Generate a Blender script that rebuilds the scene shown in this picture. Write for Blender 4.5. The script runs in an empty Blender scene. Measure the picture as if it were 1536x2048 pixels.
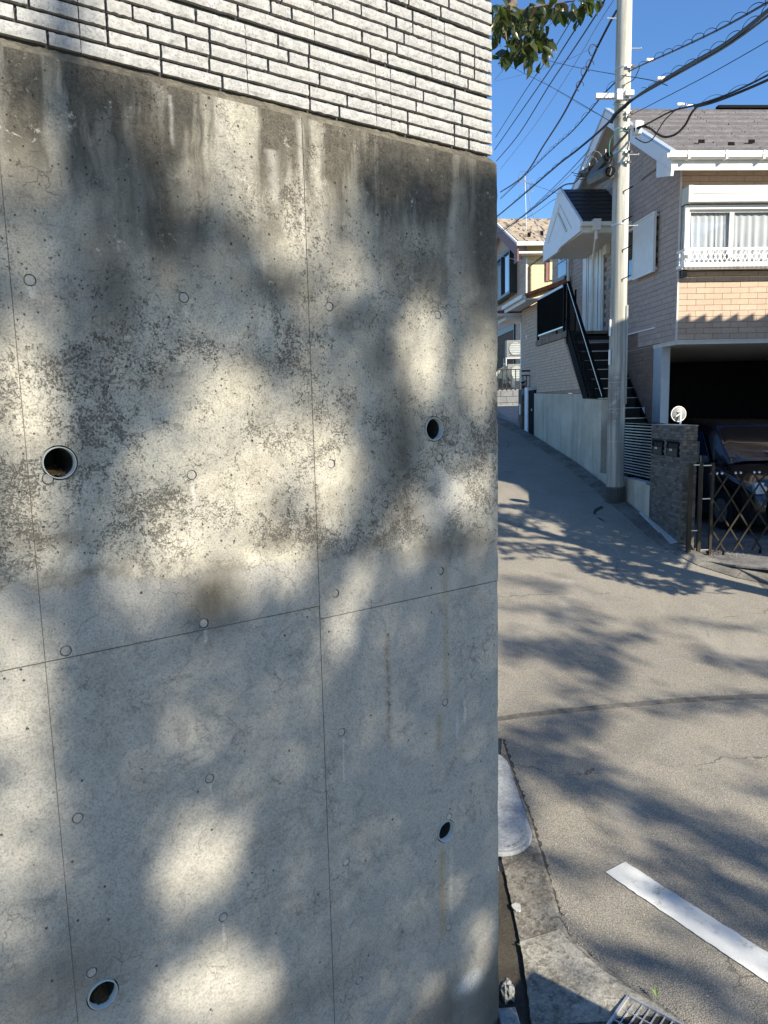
import bpy, bmesh, math, random
from mathutils import Vector, Matrix, noise as mnoise
random.seed(7)
D2R = math.radians
SC = bpy.context.scene
COL = SC.collection

# ------------------------------------------------------------------ camera
TH, RO, FPX = D2R(8.0), D2R(1.37), 1480.0
_r0 = Vector((1, 0, 0)); _u0 = Vector((0, math.sin(TH), math.cos(TH))); FWD = Vector((0, math.cos(TH), -math.sin(TH)))
CR = math.cos(RO) * _r0 - math.sin(RO) * _u0
CU = math.sin(RO) * _r0 + math.cos(RO) * _u0
cam_d = bpy.data.cameras.new('camera'); cam = bpy.data.objects.new('camera', cam_d); COL.objects.link(cam)
cam.matrix_world = Matrix(((CR.x, CU.x, -FWD.x, 0), (CR.y, CU.y, -FWD.y, 0), (CR.z, CU.z, -FWD.z, 0), (0, 0, 0, 1)))
cam_d.sensor_fit = 'VERTICAL'; cam_d.sensor_height = 24.0; cam_d.lens = 24.0 * FPX / 2048.0
cam_d.clip_start = 0.05; cam_d.clip_end = 2000
SC.camera = cam

# ------------------------------------------------------------------ light
SUN_EL, SUN_AZ = D2R(28.0), D2R(135.0)          # azimuth clockwise from +Y
SD = Vector((math.cos(SUN_EL) * math.sin(SUN_AZ), math.cos(SUN_EL) * math.cos(SUN_AZ), math.sin(SUN_EL)))
world = bpy.data.worlds.new('World'); SC.world = world; world.use_nodes = True
wn = world.node_tree; wn.nodes.clear()
sky = wn.nodes.new('ShaderNodeTexSky'); sky.sky_type = 'NISHITA'; sky.sun_disc = False
sky.sun_elevation = SUN_EL; sky.sun_rotation = SUN_AZ; sky.altitude = 0; sky.air_density = 1.0
sky.dust_density = 0.25; sky.ozone_density = 2.6
bg = wn.nodes.new('ShaderNodeBackground'); bg.inputs['Strength'].default_value = 0.074
wo = wn.nodes.new('ShaderNodeOutputWorld')
tint = wn.nodes.new('ShaderNodeMix'); tint.data_type = 'RGBA'; tint.blend_type = 'MULTIPLY'; tint.inputs[0].default_value = 1.0
tint.inputs[7].default_value = (.74, 1.05, 1.38, 1)
wn.links.new(sky.outputs[0], tint.inputs[6]); wn.links.new(tint.outputs[2], bg.inputs[0]); wn.links.new(bg.outputs[0], wo.inputs[0])
sl = bpy.data.lights.new('sun', 'SUN'); sl.energy = 5.0; sl.angle = D2R(0.55); sl.color = (1.0, 0.915, 0.765)
sun = bpy.data.objects.new('sun', sl); COL.objects.link(sun)
sun.rotation_euler = (-SD).to_track_quat('-Z', 'Y').to_euler()
sun.location = (30, -30, 30)
SC.view_settings.view_transform = 'Standard'; SC.view_settings.look = 'None'
SC.view_settings.exposure = 1.05; SC.view_settings.gamma = 1.0
SC.view_settings.use_curve_mapping = False

# ------------------------------------------------------------------ frames
A = D2R(3.6)
EX = Vector((math.cos(A), math.sin(A), 0)); EY = Vector((-math.sin(A), math.cos(A), 0))
WD = Vector((2053, 1494, 0)).normalized(); WN = Vector((-WD.y, WD.x, 0)); WDIST = 2.2
FR = {'W': Matrix.Identity(4),
      'H': Matrix(((EX.x, EY.x, 0, 0), (EX.y, EY.y, 0, 0), (0, 0, 1, 0), (0, 0, 0, 1))),
      'R': Matrix(((WD.x, WN.x, 0, WN.x * WDIST), (WD.y, WN.y, 0, WN.y * WDIST), (0, 0, 1, 0), (0, 0, 0, 1)))}

def ray(px, py): return CR * (px - 768) - CU * (py - 1024) + FWD * FPX
def at(px, py, Y): d = ray(px, py); return d * (Y / d.y)
def hx(px, py, X):                       # point on a plane parallel to the street, house frame
    d = ray(px, py); p = d * (X / d.dot(EX)); return Vector((X, p.dot(EY), p.z))
def hy(px, py, Y):
    d = ray(px, py); p = d * (Y / d.dot(EY)); return Vector((p.dot(EX), Y, p.z))
def wl(px, py, D=WDIST): d = ray(px, py); p = d * (D / d.dot(WN)); return (p.dot(WD), p.z)
G_PTS = [(-60, -3.6), (-10, -3.15), (0, -3.0), (3, -2.89), (4.2, -2.80), (6.3, -2.58), (8.3, -2.29), (9.84, -2.03), (10.88, -1.82),
         (12.93, -1.43), (14.47, -1.17), (16.2, -.94), (17.55, -.76), (18.5, -.66), (20, -.52), (24, -.31), (30, -.12), (45, .2), (400, .6)]
def g(Y):
    # smooth (Catmull-Rom / Hermite) profile of the sloping street
    P = G_PTS
    if Y <= P[0][0]: return P[0][1]
    if Y >= P[-1][0]: return P[-1][1]
    for i in range(len(P) - 1):
        if Y <= P[i + 1][0]:
            x0, y0 = P[i]; x1, y1 = P[i + 1]; h = x1 - x0
            m = (y1 - y0) / h
            m0 = m if i == 0 else .5 * (m + (y0 - P[i - 1][1]) / (x0 - P[i - 1][0]))
            m1 = m if i == len(P) - 2 else .5 * (m + (P[i + 2][1] - y1) / (P[i + 2][0] - x1))
            t = (Y - x0) / h
            return (2*t**3 - 3*t*t + 1) * y0 + (t**3 - 2*t*t + t) * h * m0 + (-2*t**3 + 3*t*t) * y1 + (t**3 - t*t) * h * m1
def gp(px, py, off=0.0):                 # point of the street surface, house frame
    d = ray(px, py); lo, hi = 1.0, 60.0
    def f(t): p = d.normalized() * t; return p.z - g(p.dot(EY)) - off
    for _ in range(60):
        m = .5 * (lo + hi)
        if f(m) > 0: lo = m
        else: hi = m
    p = d.normalized() * lo
    return Vector((p.dot(EX), p.dot(EY), p.z))
def Hw(v): return FR['H'] @ Vector(v)

# ------------------------------------------------------------------ mesh builder
MWD = {}
class MB:
    def __init__(self): self.v = []; self.f = []
    def add(self, vs, fs):
        b = len(self.v); self.v += [tuple(x) for x in vs]; self.f += [tuple(i + b for i in q) for q in fs]; return self
    def box(self, x0, x1, y0, y1, z0, z1):
        return self.add([(x0,y0,z0),(x1,y0,z0),(x1,y1,z0),(x0,y1,z0),(x0,y0,z1),(x1,y0,z1),(x1,y1,z1),(x0,y1,z1)],
                        [(0,3,2,1),(4,5,6,7),(0,1,5,4),(1,2,6,5),(2,3,7,6),(3,0,4,7)])
    def hexa(self, p):                   # 8 points, bottom loop then top loop
        return self.add(p, [(0,3,2,1),(4,5,6,7),(0,1,5,4),(1,2,6,5),(2,3,7,6),(3,0,4,7)])
    def prism(self, poly, ext):          # planar polygon extruded by vector
        n = len(poly); e = Vector(ext)
        a = [Vector(p) for p in poly]; b = [p + e for p in a]
        fs = [tuple(range(n - 1, -1, -1)), tuple(range(n, 2 * n))]
        for i in range(n): j = (i + 1) % n; fs.append((i, j, j + n, i + n))
        return self.add(a + b, fs)
    def quad(self, *p): return self.add(p, [tuple(range(len(p)))])
    def tube(self, pts, r, n=6, cap=True):
        pts = [Vector(p) for p in pts]; m = len(pts)
        rr = r if isinstance(r, (list, tuple)) else [r] * m
        up = None; rings = []
        for i in range(m):
            t = (pts[min(i + 1, m - 1)] - pts[max(i - 1, 0)]).normalized()
            if up is None:
                up = Vector((0, 0, 1)) if abs(t.z) < .9 else Vector((1, 0, 0))
            s = t.cross(up)
            if s.length < 1e-5: s = t.orthogonal()
            s.normalize(); up = s.cross(t).normalized()
            rings.append([pts[i] + (s * math.cos(2*math.pi*k/n) + up * math.sin(2*math.pi*k/n)) * rr[i] for k in range(n)])
        vs = [q for ring in rings for q in ring]; fs = []
        for i in range(m - 1):
            for k in range(n):
                k2 = (k + 1) % n; fs.append((i*n + k, i*n + k2, (i+1)*n + k2, (i+1)*n + k))
        if cap: fs += [tuple(range(n - 1, -1, -1)), tuple(range((m - 1) * n, m * n))]
        return self.add(vs, fs)
    def bar(self, a, b, w, h=None, up=(0, 0, 1)):    # rectangular bar
        a, b = Vector(a), Vector(b); h = h or w; t = (b - a).normalized(); u = Vector(up)
        s = t.cross(u)
        if s.length < 1e-4: s = t.orthogonal()
        s.normalize(); u = s.cross(t).normalized(); s *= w / 2; u *= h / 2
        return self.hexa([a - s - u, b - s - u, b + s - u, a + s - u, a - s + u, b - s + u, b + s + u, a + s + u])
    def build(self, name, m, parent=None, fr='W', smooth=False, bevel=0, origin=None, **tags):
        F = FR[fr]
        if parent is not None: M = MWD[parent.name]
        elif origin is not None: M = F @ Matrix.Translation(Vector(origin))
        else:
            n = len(self.v); ox = sum(v[0] for v in self.v) / n; oy = sum(v[1] for v in self.v) / n; oz = min(v[2] for v in self.v)
            M = F @ Matrix.Translation((ox, oy, oz))
        T = M.inverted() @ F
        me = bpy.data.meshes.new(name); me.from_pydata([T @ Vector(v) for v in self.v], [], self.f); me.update()
        bm = bmesh.new(); bm.from_mesh(me); bmesh.ops.recalc_face_normals(bm, faces=bm.faces)
        if bevel:
            bmesh.ops.remove_doubles(bm, verts=bm.verts, dist=1e-5)
            es = [e for e in bm.edges if len(e.link_faces) == 2 and e.calc_face_angle(0) > .6]
            bmesh.ops.bevel(bm, geom=es, offset=bevel, segments=2, affect='EDGES', profile=.6)
        bm.to_mesh(me); bm.free()
        if smooth:
            for p in me.polygons: p.use_smooth = True
        o = bpy.data.objects.new(name, me); COL.objects.link(o)
        if m: me.materials.append(m)
        if parent is not None: o.parent = parent
        else: o.matrix_world = M
        MWD[o.name] = M.copy()
        for k, v in tags.items(): o[k] = v
        return o

def thing(name, label, cat, loc=(0, 0, 0), fr='W', group=None):
    o = bpy.data.objects.new(name, None); COL.objects.link(o); o.empty_display_size = .2
    o.matrix_world = FR[fr] @ Matrix.Translation(Vector(loc))
    o['label'] = label; o['category'] = cat
    if group: o['group'] = group
    MWD[o.name] = FR[fr] @ Matrix.Translation(Vector(loc))
    return o
def solo(o, label, cat, group=None):
    o['label'] = label; o['category'] = cat
    if group: o['group'] = group
    return o
def tone(o, k=6, seed=1):
    rg = random.Random(seed); at_ = o.data.attributes.new('tone', 'FLOAT', 'FACE'); n = len(o.data.polygons)
    vals = []
    for i in range(0, n, k): v = rg.random(); vals += [v] * k
    at_.data.foreach_set('value', vals[:n]); return o
def structure(o): o['kind'] = 'structure'; return o
def stuff(o): o['kind'] = 'stuff'; return o

# ------------------------------------------------------------------ material builder
class V:
    def __init__(s, G, sock): s.G = G; s.s = sock
    def _m(s, op, *a, clamp=False): return s.G.math(op, s, *a, clamp=clamp)
    def __add__(s, o): return s._m('ADD', o)
    def __radd__(s, o): return s._m('ADD', o)
    def __sub__(s, o): return s._m('SUBTRACT', o)
    def __rsub__(s, o): return s.G.math('SUBTRACT', o, s)
    def __mul__(s, o): return s._m('MULTIPLY', o)
    def __rmul__(s, o): return s._m('MULTIPLY', o)
    def __truediv__(s, o): return s._m('DIVIDE', o)
    def __neg__(s): return s._m('MULTIPLY', -1.0)
    def exp(s): return s._m('EXPONENT')
    def abs(s): return s._m('ABSOLUTE')
    def max(s, o): return s._m('MAXIMUM', o)
    def min(s, o): return s._m('MINIMUM', o)
    def cl(s): return s._m('ADD', 0.0, clamp=True)
    def st(s, a, b): # smooth step from a to b (a may be > b)
        return s.G.mrange(s, a, b)
class Mt:
    def __init__(g_, name, rough=.8, spec=.3, metal=0.0):
        g_.m = bpy.data.materials.new(name); g_.m.use_nodes = True; g_.nt = g_.m.node_tree; g_.nt.nodes.clear()
        g_.b = g_.nt.nodes.new('ShaderNodeBsdfPrincipled'); g_.o = g_.nt.nodes.new('ShaderNodeOutputMaterial')
        g_.nt.links.new(g_.b.outputs[0], g_.o.inputs[0])
        g_.b.inputs['Roughness'].default_value = rough; g_.b.inputs['Specular IOR Level'].default_value = spec
        g_.b.inputs['Metallic'].default_value = metal
    def put(g_, sock, v):
        if isinstance(v, V): g_.nt.links.new(v.s, sock)
        elif isinstance(v, (tuple, list)): sock.default_value = tuple(v) + ((1,) if len(v) == 3 and len(sock.default_value) == 4 else ())
        else: sock.default_value = v
    def math(g_, op, *a, clamp=False):
        n = g_.nt.nodes.new('ShaderNodeMath'); n.operation = op; n.use_clamp = clamp
        for i, x in enumerate(a): g_.put(n.inputs[i], x)
        return V(g_, n.outputs[0])
    def mrange(g_, v, a, b):
        n = g_.nt.nodes.new('ShaderNodeMapRange'); n.interpolation_type = 'SMOOTHSTEP'
        g_.put(n.inputs[0], v)
        if isinstance(a, (int, float)) and isinstance(b, (int, float)) and a > b:
            g_.put(n.inputs[1], b); g_.put(n.inputs[2], a); n.inputs[3].default_value = 1; n.inputs[4].default_value = 0
        else:
            g_.put(n.inputs[1], a); g_.put(n.inputs[2], b)
        return V(g_, n.outputs[0])
    def obj(g_):
        n = g_.nt.nodes.new('ShaderNodeTexCoord'); return V(g_, n.outputs['Object'])
    def pos(g_):
        n = g_.nt.nodes.new('ShaderNodeNewGeometry'); return V(g_, n.outputs['Position'])
    def rand(g_):
        n = g_.nt.nodes.new('ShaderNodeObjectInfo'); a = g_.nt.nodes.new('ShaderNodeAttribute'); a.attribute_name = 'tone'
        return g_.math('FRACT', V(g_, n.outputs['Random']) + V(g_, a.outputs['Fac']))
    def sep(g_, v):
        n = g_.nt.nodes.new('ShaderNodeSeparateXYZ'); g_.put(n.inputs[0], v); return [V(g_, o) for o in n.outputs]
    def comb(g_, x, y, z):
        n = g_.nt.nodes.new('ShaderNodeCombineXYZ')
        for i, q in enumerate((x, y, z)): g_.put(n.inputs[i], q)
        return V(g_, n.outputs[0])
    def scale(g_, v, s, off=(0, 0, 0)):
        n = g_.nt.nodes.new('ShaderNodeMapping'); g_.put(n.inputs[0], v)
        n.inputs['Scale'].default_value = s if isinstance(s, tuple) else (s, s, s); n.inputs['Location'].default_value = off
        return V(g_, n.outputs[0])
    def vadd(g_, a, b):
        n = g_.nt.nodes.new('ShaderNodeVectorMath'); n.operation = 'ADD'; g_.put(n.inputs[0], a); g_.put(n.inputs[1], b); return V(g_, n.outputs[0])
    def vscale(g_, a, s):
        n = g_.nt.nodes.new('ShaderNodeVectorMath'); n.operation = 'SCALE'; g_.put(n.inputs[0], a); g_.put(n.inputs['Scale'], s); return V(g_, n.outputs[0])
    def noise(g_, v, scale=5, detail=4, rough=.55, dist=0, col=False):
        n = g_.nt.nodes.new('ShaderNodeTexNoise'); g_.put(n.inputs['Vector'], v)
        n.inputs['Scale'].default_value = scale; n.inputs['Detail'].default_value = detail
        n.inputs['Roughness'].default_value = rough; n.inputs['Distortion'].default_value = dist
        return V(g_, n.outputs['Color' if col else 'Fac'])
    def voro(g_, v, scale=5, feat='F1', out='Distance', rnd=1):
        n = g_.nt.nodes.new('ShaderNodeTexVoronoi'); n.feature = feat; g_.put(n.inputs['Vector'], v)
        n.inputs['Scale'].default_value = scale; n.inputs['Randomness'].default_value = rnd
        return V(g_, n.outputs[out])
    def mix(g_, f, a, b, mode='MIX'):
        n = g_.nt.nodes.new('ShaderNodeMix'); n.data_type = 'RGBA'; n.blend_type = mode
        g_.put(n.inputs[0], f); g_.put(n.inputs[6], a); g_.put(n.inputs[7], b); return V(g_, n.outputs[2])
    def bump(g_, h, strength=.5, dist=.01, prev=None):
        n = g_.nt.nodes.new('ShaderNodeBump'); n.inputs['Strength'].default_value = strength; n.inputs['Distance'].default_value = dist
        g_.put(n.inputs['Height'], h)
        if prev is not None: g_.put(n.inputs['Normal'], prev)
        return V(g_, n.outputs[0])
    def col(g_, c): g_.put(g_.b.inputs['Base Color'], c); return g_
    def nrm(g_, n): g_.put(g_.b.inputs['Normal'], n); return g_
    def set(g_, k, v): g_.put(g_.b.inputs[k], v); return g_

def simple(name, c, rough=.7, metal=0, spec=.4, var=.12, scale=6, bump=0, grain=0):
    G = Mt(name, rough, spec, metal); P = G.pos()
    n = G.noise(P, scale, 5, .6)
    dk = tuple(x * (1 - var) for x in c); lt = tuple(min(1, x * (1 + var)) for x in c)
    cc = G.mix(n.st(.3, .7), dk, lt)
    if grain:
        cc = G.mix(G.noise(P, grain, 2, .6).st(.35, .65) * .5, cc, tuple(x * .6 for x in c))
    G.col(cc)
    if bump: G.nrm(G.bump(G.noise(P, scale * 12, 4, .6), bump, .004))
    return G.m

# ---- weathered cast concrete of the big wall (object space: x along the wall, z up)
def mat_wall():
    G = Mt('weathered_concrete', .92, .15)
    P = G.obj(); x, y, z = G.sep(P)
    wv = G.noise(P, 2.2, 3, .5, col=True)
    Pw = G.vadd(P, G.vscale(wv, .35))
    big = G.noise(Pw, 1.7, 5, .62)
    mid = G.noise(P, 7, 6, .65)
    fine = G.noise(P, 38, 5, .7)
    grit = G.noise(P, 170, 3, .7)
    xw = x + (G.noise(P, 3.5, 4, .6) - .5) * .09
    strk = G.noise(G.comb(xw * 7.0, y, z * .8), 1.0, 6, .62, .3)
    strk2 = G.noise(G.comb(x * 24.0, y, z * .9 + 4), 1.0, 5, .65, .2)
    # base
    c = G.mix(big.st(.32, .68), (.275, .258, .215), (.45, .422, .345))
    c = G.mix(mid.st(.38, .75) * .45, c, (.44, .42, .37))
    mot = G.noise(Pw, 15, 7, .78, .8)
    c = G.mix(mot.st(.50, .34) * .40, c, (.13, .12, .105))
    c = G.mix(mot.st(.54, .70) * .30, c, (.50, .48, .42))
    # --- construction joint: rough honeycombed concrete above, clean cast below
    zb = (G.noise(G.comb(x * 2.3, 0.0, 3.1), 1.0, 2, .5) - .5) * .08 + (G.noise(G.comb(x * 11.0, z * 4, 1.7), 1.0, 5, .75) - .5) * .12 - .445 - x * .058
    dz = z - zb
    dzr = dz + (G.noise(P, 7, 5, .75) - .5) * .30
    above = (dz + (G.noise(P, 40, 3, .7) - .5) * .03).st(-.008, .012)
    below = 1 - above
    c = G.mix(below * .42, c, G.mix(mid.st(.3, .75), (.285, .28, .262), (.365, .355, .325)))
    c = G.mix(below * mot.st(.50, .36) * .22, c, (.15, .145, .135))
    # cooler smooth zone, far lower right, and scrape marks
    c = G.mix(below * big.st(.42, .66) * .4, c, (.21, .215, .22))
    # top weathering, black algae runs
    def blob(px, py, rx, ry, amp):
        s0, z0 = wl(px, py); s1, _ = wl(px + rx, py); _, z1 = wl(px, py + ry)
        ds = (x - s0) / max(.02, abs(s1 - s0)); dzz = (z - z0) / max(.02, abs(z1 - z0))
        return (-(ds * ds + dzz * dzz)).exp() * amp
    st = None
    for b in [(250, 150, 80, 110, .8), (300, 300, 90, 120, .75), (345, 440, 100, 120, .9), (230, 560, 60, 160, .55), (470, 470, 70, 60, .6), (740, 320, 50, 110, .85), (870, 330, 100, 90, .8),
              (965, 470, 50, 240, .95), (620, 300, 30, 60, .3), (540, 570, 100, 45, .6), (700, 640, 90, 35, .5), (760, 720, 50, 60, .45), (805, 880, 40, 150, .7), (860, 560, 70, 60, .55), (330, 760, 90, 40, .3), (560, 730, 110, 30, .3),
              (160, 330, 70, 80, .4), (430, 1190, 62, 75, .8), (560, 1080, 60, 25, .5), (900, 1090, 90, 30, .5), (120, 1080, 80, 20, .4), (1000, 1990, 60, 90, .9), (130, 1960, 140, 90, .5), (480, 2060, 300, 50, .35), (900, 2010, 60, 60, .6)]:
        q = blob(*b); st = q if st is None else st.max(q)
    top = z.st(.42, .97)
    grime = ((st * (.50 + strk * 1.2)) * 1.1 + top * strk.st(.36, .58) * .95 + z.st(.25, .9) * strk.st(.46, .66) * .45 + top * strk2.st(.5, .7) * .25)
    grime = (grime * (fine * .8 + grit * .5 + mid * .9 - .12)).cl()
    c = G.mix((grime * 1.0).cl() * .93, c, G.mix((fine * .6 + grit * .6).st(.48, .74), (.026, .023, .017), (.095, .085, .066)))
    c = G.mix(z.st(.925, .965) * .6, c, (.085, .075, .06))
    # pale lime runs
    pal = (strk2.st(.60, .74) * z.st(-.2, .75) * .45)
    c = G.mix(pal * (1 - grime * .6), c, (.46, .44, .38))
    # honeycomb speckle above the joint, densest close to it
    dens = (dz * -2.2).exp() * .75 + (dz * -12).exp() * .12
    sp1 = G.noise(P, 150, 3, .75, .4); sp2 = G.noise(P, 52, 4, .75, .9); sp3 = G.noise(P, 9.0, 5, .72, .6); sp4 = G.noise(P, 2.6, 3, .6)
    spk = (sp1 * .8 + sp2 * .8 + sp3 * 1.15 + sp4 * .9 + dens * .30).st(1.98, 2.24) * above * dzr.st(-.03, .10)
    dots = (sp1 * .9 + grit * .5 + sp2 * .3).st(.80, .90)
    spk = spk * (dots * .75 + .25)
    c = G.mix(spk * .60, c, G.mix(sp2.st(.4, .6), (.030, .025, .020), (.060, .052, .042)))
    grn = (sp1 * .7 + sp2 + sp4 * .5).st(1.12, 1.32) * (above * .55 + .38)
    c = G.mix(grn * .6, c, (.075, .066, .055))
    chp = (sp2 * .9 + sp3 * 1.1 + dens * .12).st(.84, .70) * above
    c = G.mix(chp * .6, c, (.50, .475, .41))
    lip = (dz.abs() * -55).exp() * G.noise(P, 9, 4, .7).st(.42, .6)
    c = G.mix(lip * .35, c, (.09, .078, .06))
    bro = G.noise(Pw, 4.2, 5, .65).st(.50, .64) * above * ((dz * -3.0).exp() * .75 + .12)
    c = G.mix(bro * .6, c, (.11, .092, .07))
    cloud = G.noise(G.comb(xw * 2.2, y, z * 1.1 + 7), 1.0, 6, .68, .4).st(.50, .68) * z.st(-.45, .25)
    c = G.mix(cloud * .55 * (fine * .7 + mid * .6), c, (.085, .076, .06))
    # blowholes
    vv = G.voro(G.scale(P, (1, 1, .8)), 58); vc = G.voro(G.scale(P, (1, 1, .8)), 58, out='Color')
    vr, vg, vb = G.sep(vc)
    pit = vv.st(.17, .09) * vr.st(.72, .8) * (.35 + above * .65)
    vv2 = G.voro(P, 23); vr2, _, _ = G.sep(G.voro(P, 23, out='Color'))
    pit2 = vv2.st(.11, .06) * vr2.st(.72, .8)
    pits = pit.max(pit2)
    c = G.mix(pits * .85, c, (.035, .032, .028))
    # hairline cracks
    Pc = G.vadd(G.scale(P, (1, .2, .75)), G.vscale(G.noise(P, 9, 4, .6, col=True), .16))
    e1 = G.voro(Pc, 5.5, 'DISTANCE_TO_EDGE'); e2 = G.voro(Pc, 15, 'DISTANCE_TO_EDGE')
    mk = G.noise(P, 3.1, 2, .5)
    crk = (e1.st(.007, .002) * mk.st(.56, .64) * .7).max(e2.st(.022, .006) * G.noise(P, 4.3, 3, .6).st(.54, .66) * .8)
    c = G.mix(crk * .45, c, (.06, .055, .045))
    # rust and lime trails
    def run(px, y0, y1, w, amp):
        s0, za = wl(px, y0); _, zb_ = wl(px, y1)
        ds = (x - s0 + (G.noise(G.comb(0.0, 0.0, z * 5 + s0 * 9), 1.0, 3, .6) - .5) * .035) / w
        t = (z - zb_) / (za - zb_)
        return (-(ds * ds)).exp() * t.st(0, .25) * t.st(1.03, .98) * (strk2 * .6 + fine * .9) * amp * 1.3
    c = G.mix((run(775, 1270, 1520, .012, .8) * G.noise(P, 30, 4, .7).st(.35, .6)).cl(), c, (.16, .095, .045))
    c = G.mix((run(890, 1130, 1440, .016, .5) + run(878, 1430, 1510, .018, .55)).cl(), c, (.24, .20, .12))
    c = G.mix((run(884, 1700, 1900, .018, .75)).cl(), c, (.30, .235, .14))
    c = G.mix((run(902, 1700, 1850, .010, .5)).cl(), c, (.46, .42, .34))
    for (px, y0, y1, w, a) in [(370, 605, 650, .006, .6), (62, 572, 600, .010, .6), (385, 962, 1010, .006, .8), (659, 625, 680, .014, .35), (411, 1258, 1290, .006, .6),
                               (686, 1478, 1580, .005, .5), (421, 1570, 1600, .005, .5), (448, 1848, 1890, .005, .6), (693, 1738, 1770, .005, .5), (930, 1400, 1450, .006, .5), (915, 1430, 1480, .006, .45),
                               (600, 240, 520, .010, .35), (340, 190, 300, .006, .4), (545, 300, 420, .02, .35), (700, 1250, 1300, .05, .3)]:
        c = G.mix(run(px, y0, y1, w, a).cl(), c, (.50, .485, .44))
    # repaired patch, pale smear low right
    c = G.mix((blob(940, 1965, 22, 18, 1.6) * fine.st(.3, .5)).cl(), c, (.50, .50, .48))
    c = G.mix((blob(890, 985, 45, 60, .8)).cl() * .6, c, (.42, .42, .41))
    # darker towards the foot of the wall
    c = G.mix(z.st(-2.35, -2.75) * .55, c, (.10, .095, .085))
    c = G.mix(grit.st(.45, .66) * .42, c, (.09, .085, .075))
    c = G.mix(grit.st(.42, .25) * .22, c, (.50, .48, .43))
    G.col(c)
    h = fine * .6 + grit * .5 + mid * .5 - pits * 1.3 - crk * .6 - spk * .55 + above * .25 * (0 if False else 1) + big * .4
    G.nrm(G.bump(h, .9, .006))
    return G.m

def mat_asphalt():
    G = Mt('worn_asphalt', .9, .2); P = G.pos()
    a = G.noise(P, .55, 4, .6); b = G.noise(P, 3.2, 5, .65); ag = G.voro(P, 130); ac = G.voro(P, 130, out='Color'); r, _, _ = G.sep(ac)
    f = G.noise(P, 260, 2, .6)
    c = G.mix(a.st(.3, .7), (.275, .248, .198), (.37, .334, .262))
    c = G.mix(b.st(.35, .7) * .4, c, (.30, .28, .245))
    c = G.mix(r.st(.80, .97) * .5, c, (.46, .43, .38))
    c = G.mix(ag.st(.35, .62) * .55, c, (.08, .075, .068))
    sc = G.voro(P, 17); sr, _, _ = G.sep(G.voro(P, 17, out='Color'))
    c = G.mix(sc.st(.10, .06) * sr.st(.8, .86) * .8, c, (.55, .53, .48))
    ck = G.voro(G.vadd(P, G.vscale(G.noise(P, 4, 4, .6, col=True), .25)), .55, 'DISTANCE_TO_EDGE')
    c = G.mix(ck.st(.005, .0015) * G.noise(P, 1.3, 2, .5).st(.5, .6) * .7, c, (.06, .055, .05))
    oil = G.noise(P, 2.1, 5, .7, .6).st(.62, .74)
    c = G.mix(oil * .35, c, (.10, .092, .08))
    wr = G.noise(G.scale(P, (1.0, .35, 1)), 1.7, 4, .6).st(.52, .7)
    c = G.mix(wr * .3, c, (.40, .37, .31))
    G.col(c); G.nrm(G.bump(ag * -.8 + f * .3, .6, .005)); return G.m

def mat_rough_concrete(name, lo, hi, moss=.3, grit=80, bump=.6):
    G = Mt(name, .92, .15); P = G.pos()
    a = G.noise(P, 3.5, 5, .65); b = G.noise(P, 22, 5, .7, .5); f = G.noise(P, grit, 3, .7)
    c = G.mix(a.st(.3, .7), lo, hi)
    c = G.mix(b.st(.48, .62) * moss, c, (.06, .056, .045))
    c = G.mix(f.st(.5, .75) * .45, c, tuple(min(1, x * 1.5) for x in hi))
    c = G.mix(f.st(.48, .3) * .4, c, tuple(x * .4 for x in lo))
    G.col(c); G.nrm(G.bump(b * .6 + f * .6, bump, .008)); return G.m

def mat_granite_tile():
    G = Mt('granite_tile', .8, .25); P = G.obj(); R_ = G.rand()
    Q = G.vadd(G.pos(), G.comb(R_ * 3, R_ * 5, 0.0))
    a = G.noise(Q, 120, 3, .75); b = G.noise(Q, 45, 4, .7); l = G.noise(G.pos(), 4, 4, .6)
    c = G.mix(b.st(.3, .7), (.23, .23, .226), (.36, .355, .34))
    c = G.mix(a.st(.48, .37) * .7, c, (.12, .12, .125))
    c = G.mix(l.st(.52, .75) * .3, c, (.40, .37, .31))
    c = G.mix(R_ * .35, c, (.25, .25, .245))
    gr_ = G.noise(G.pos(), 2.3, 5, .7).st(.55, .75)
    c = G.mix(gr_ * .4, c, (.22, .205, .17))
    G.col(c); G.nrm(G.bump(a * .5 + b, .5, .004)); return G.m

def mat_siding(name, c1, c2, spk=0.0):
    G = Mt(name, .75, .25); P = G.pos(); R_ = G.rand()
    n = G.noise(P, 18, 5, .7); v = G.noise(G.vadd(P, G.comb(R_ * 9, 0.0, R_ * 4)), 1.6, 3, .5)
    c = G.mix(v.st(.3, .7) * .5 + R_ * .5, c1, c2); c = G.mix(n.st(.35, .7) * .25, c, tuple(x * .65 for x in c1))
    if spk: c = G.mix(G.noise(P, 30, 3, .7, 1.0).st(.56, .64) * spk, c, (.55, .46, .36))
    G.col(c); G.nrm(G.bump(n, .5, .004)); return G.m

def mat_vcol_brick(name, cols, rough=.8):
    # per-brick tone from cellular noise on position
    G = Mt(name, rough, .25); P = G.pos()
    r = G.rand(); gg = G.math('FRACT', r * 7.3)
    c = G.mix(r, cols[0], cols[1]); c = G.mix(gg.st(.6, .9) * .6, c, cols[2])
    c = G.mix(G.noise(P, 70, 3, .7) * .3, c, tuple(x * .5 for x in cols[0]))
    G.col(c); return G.m

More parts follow.
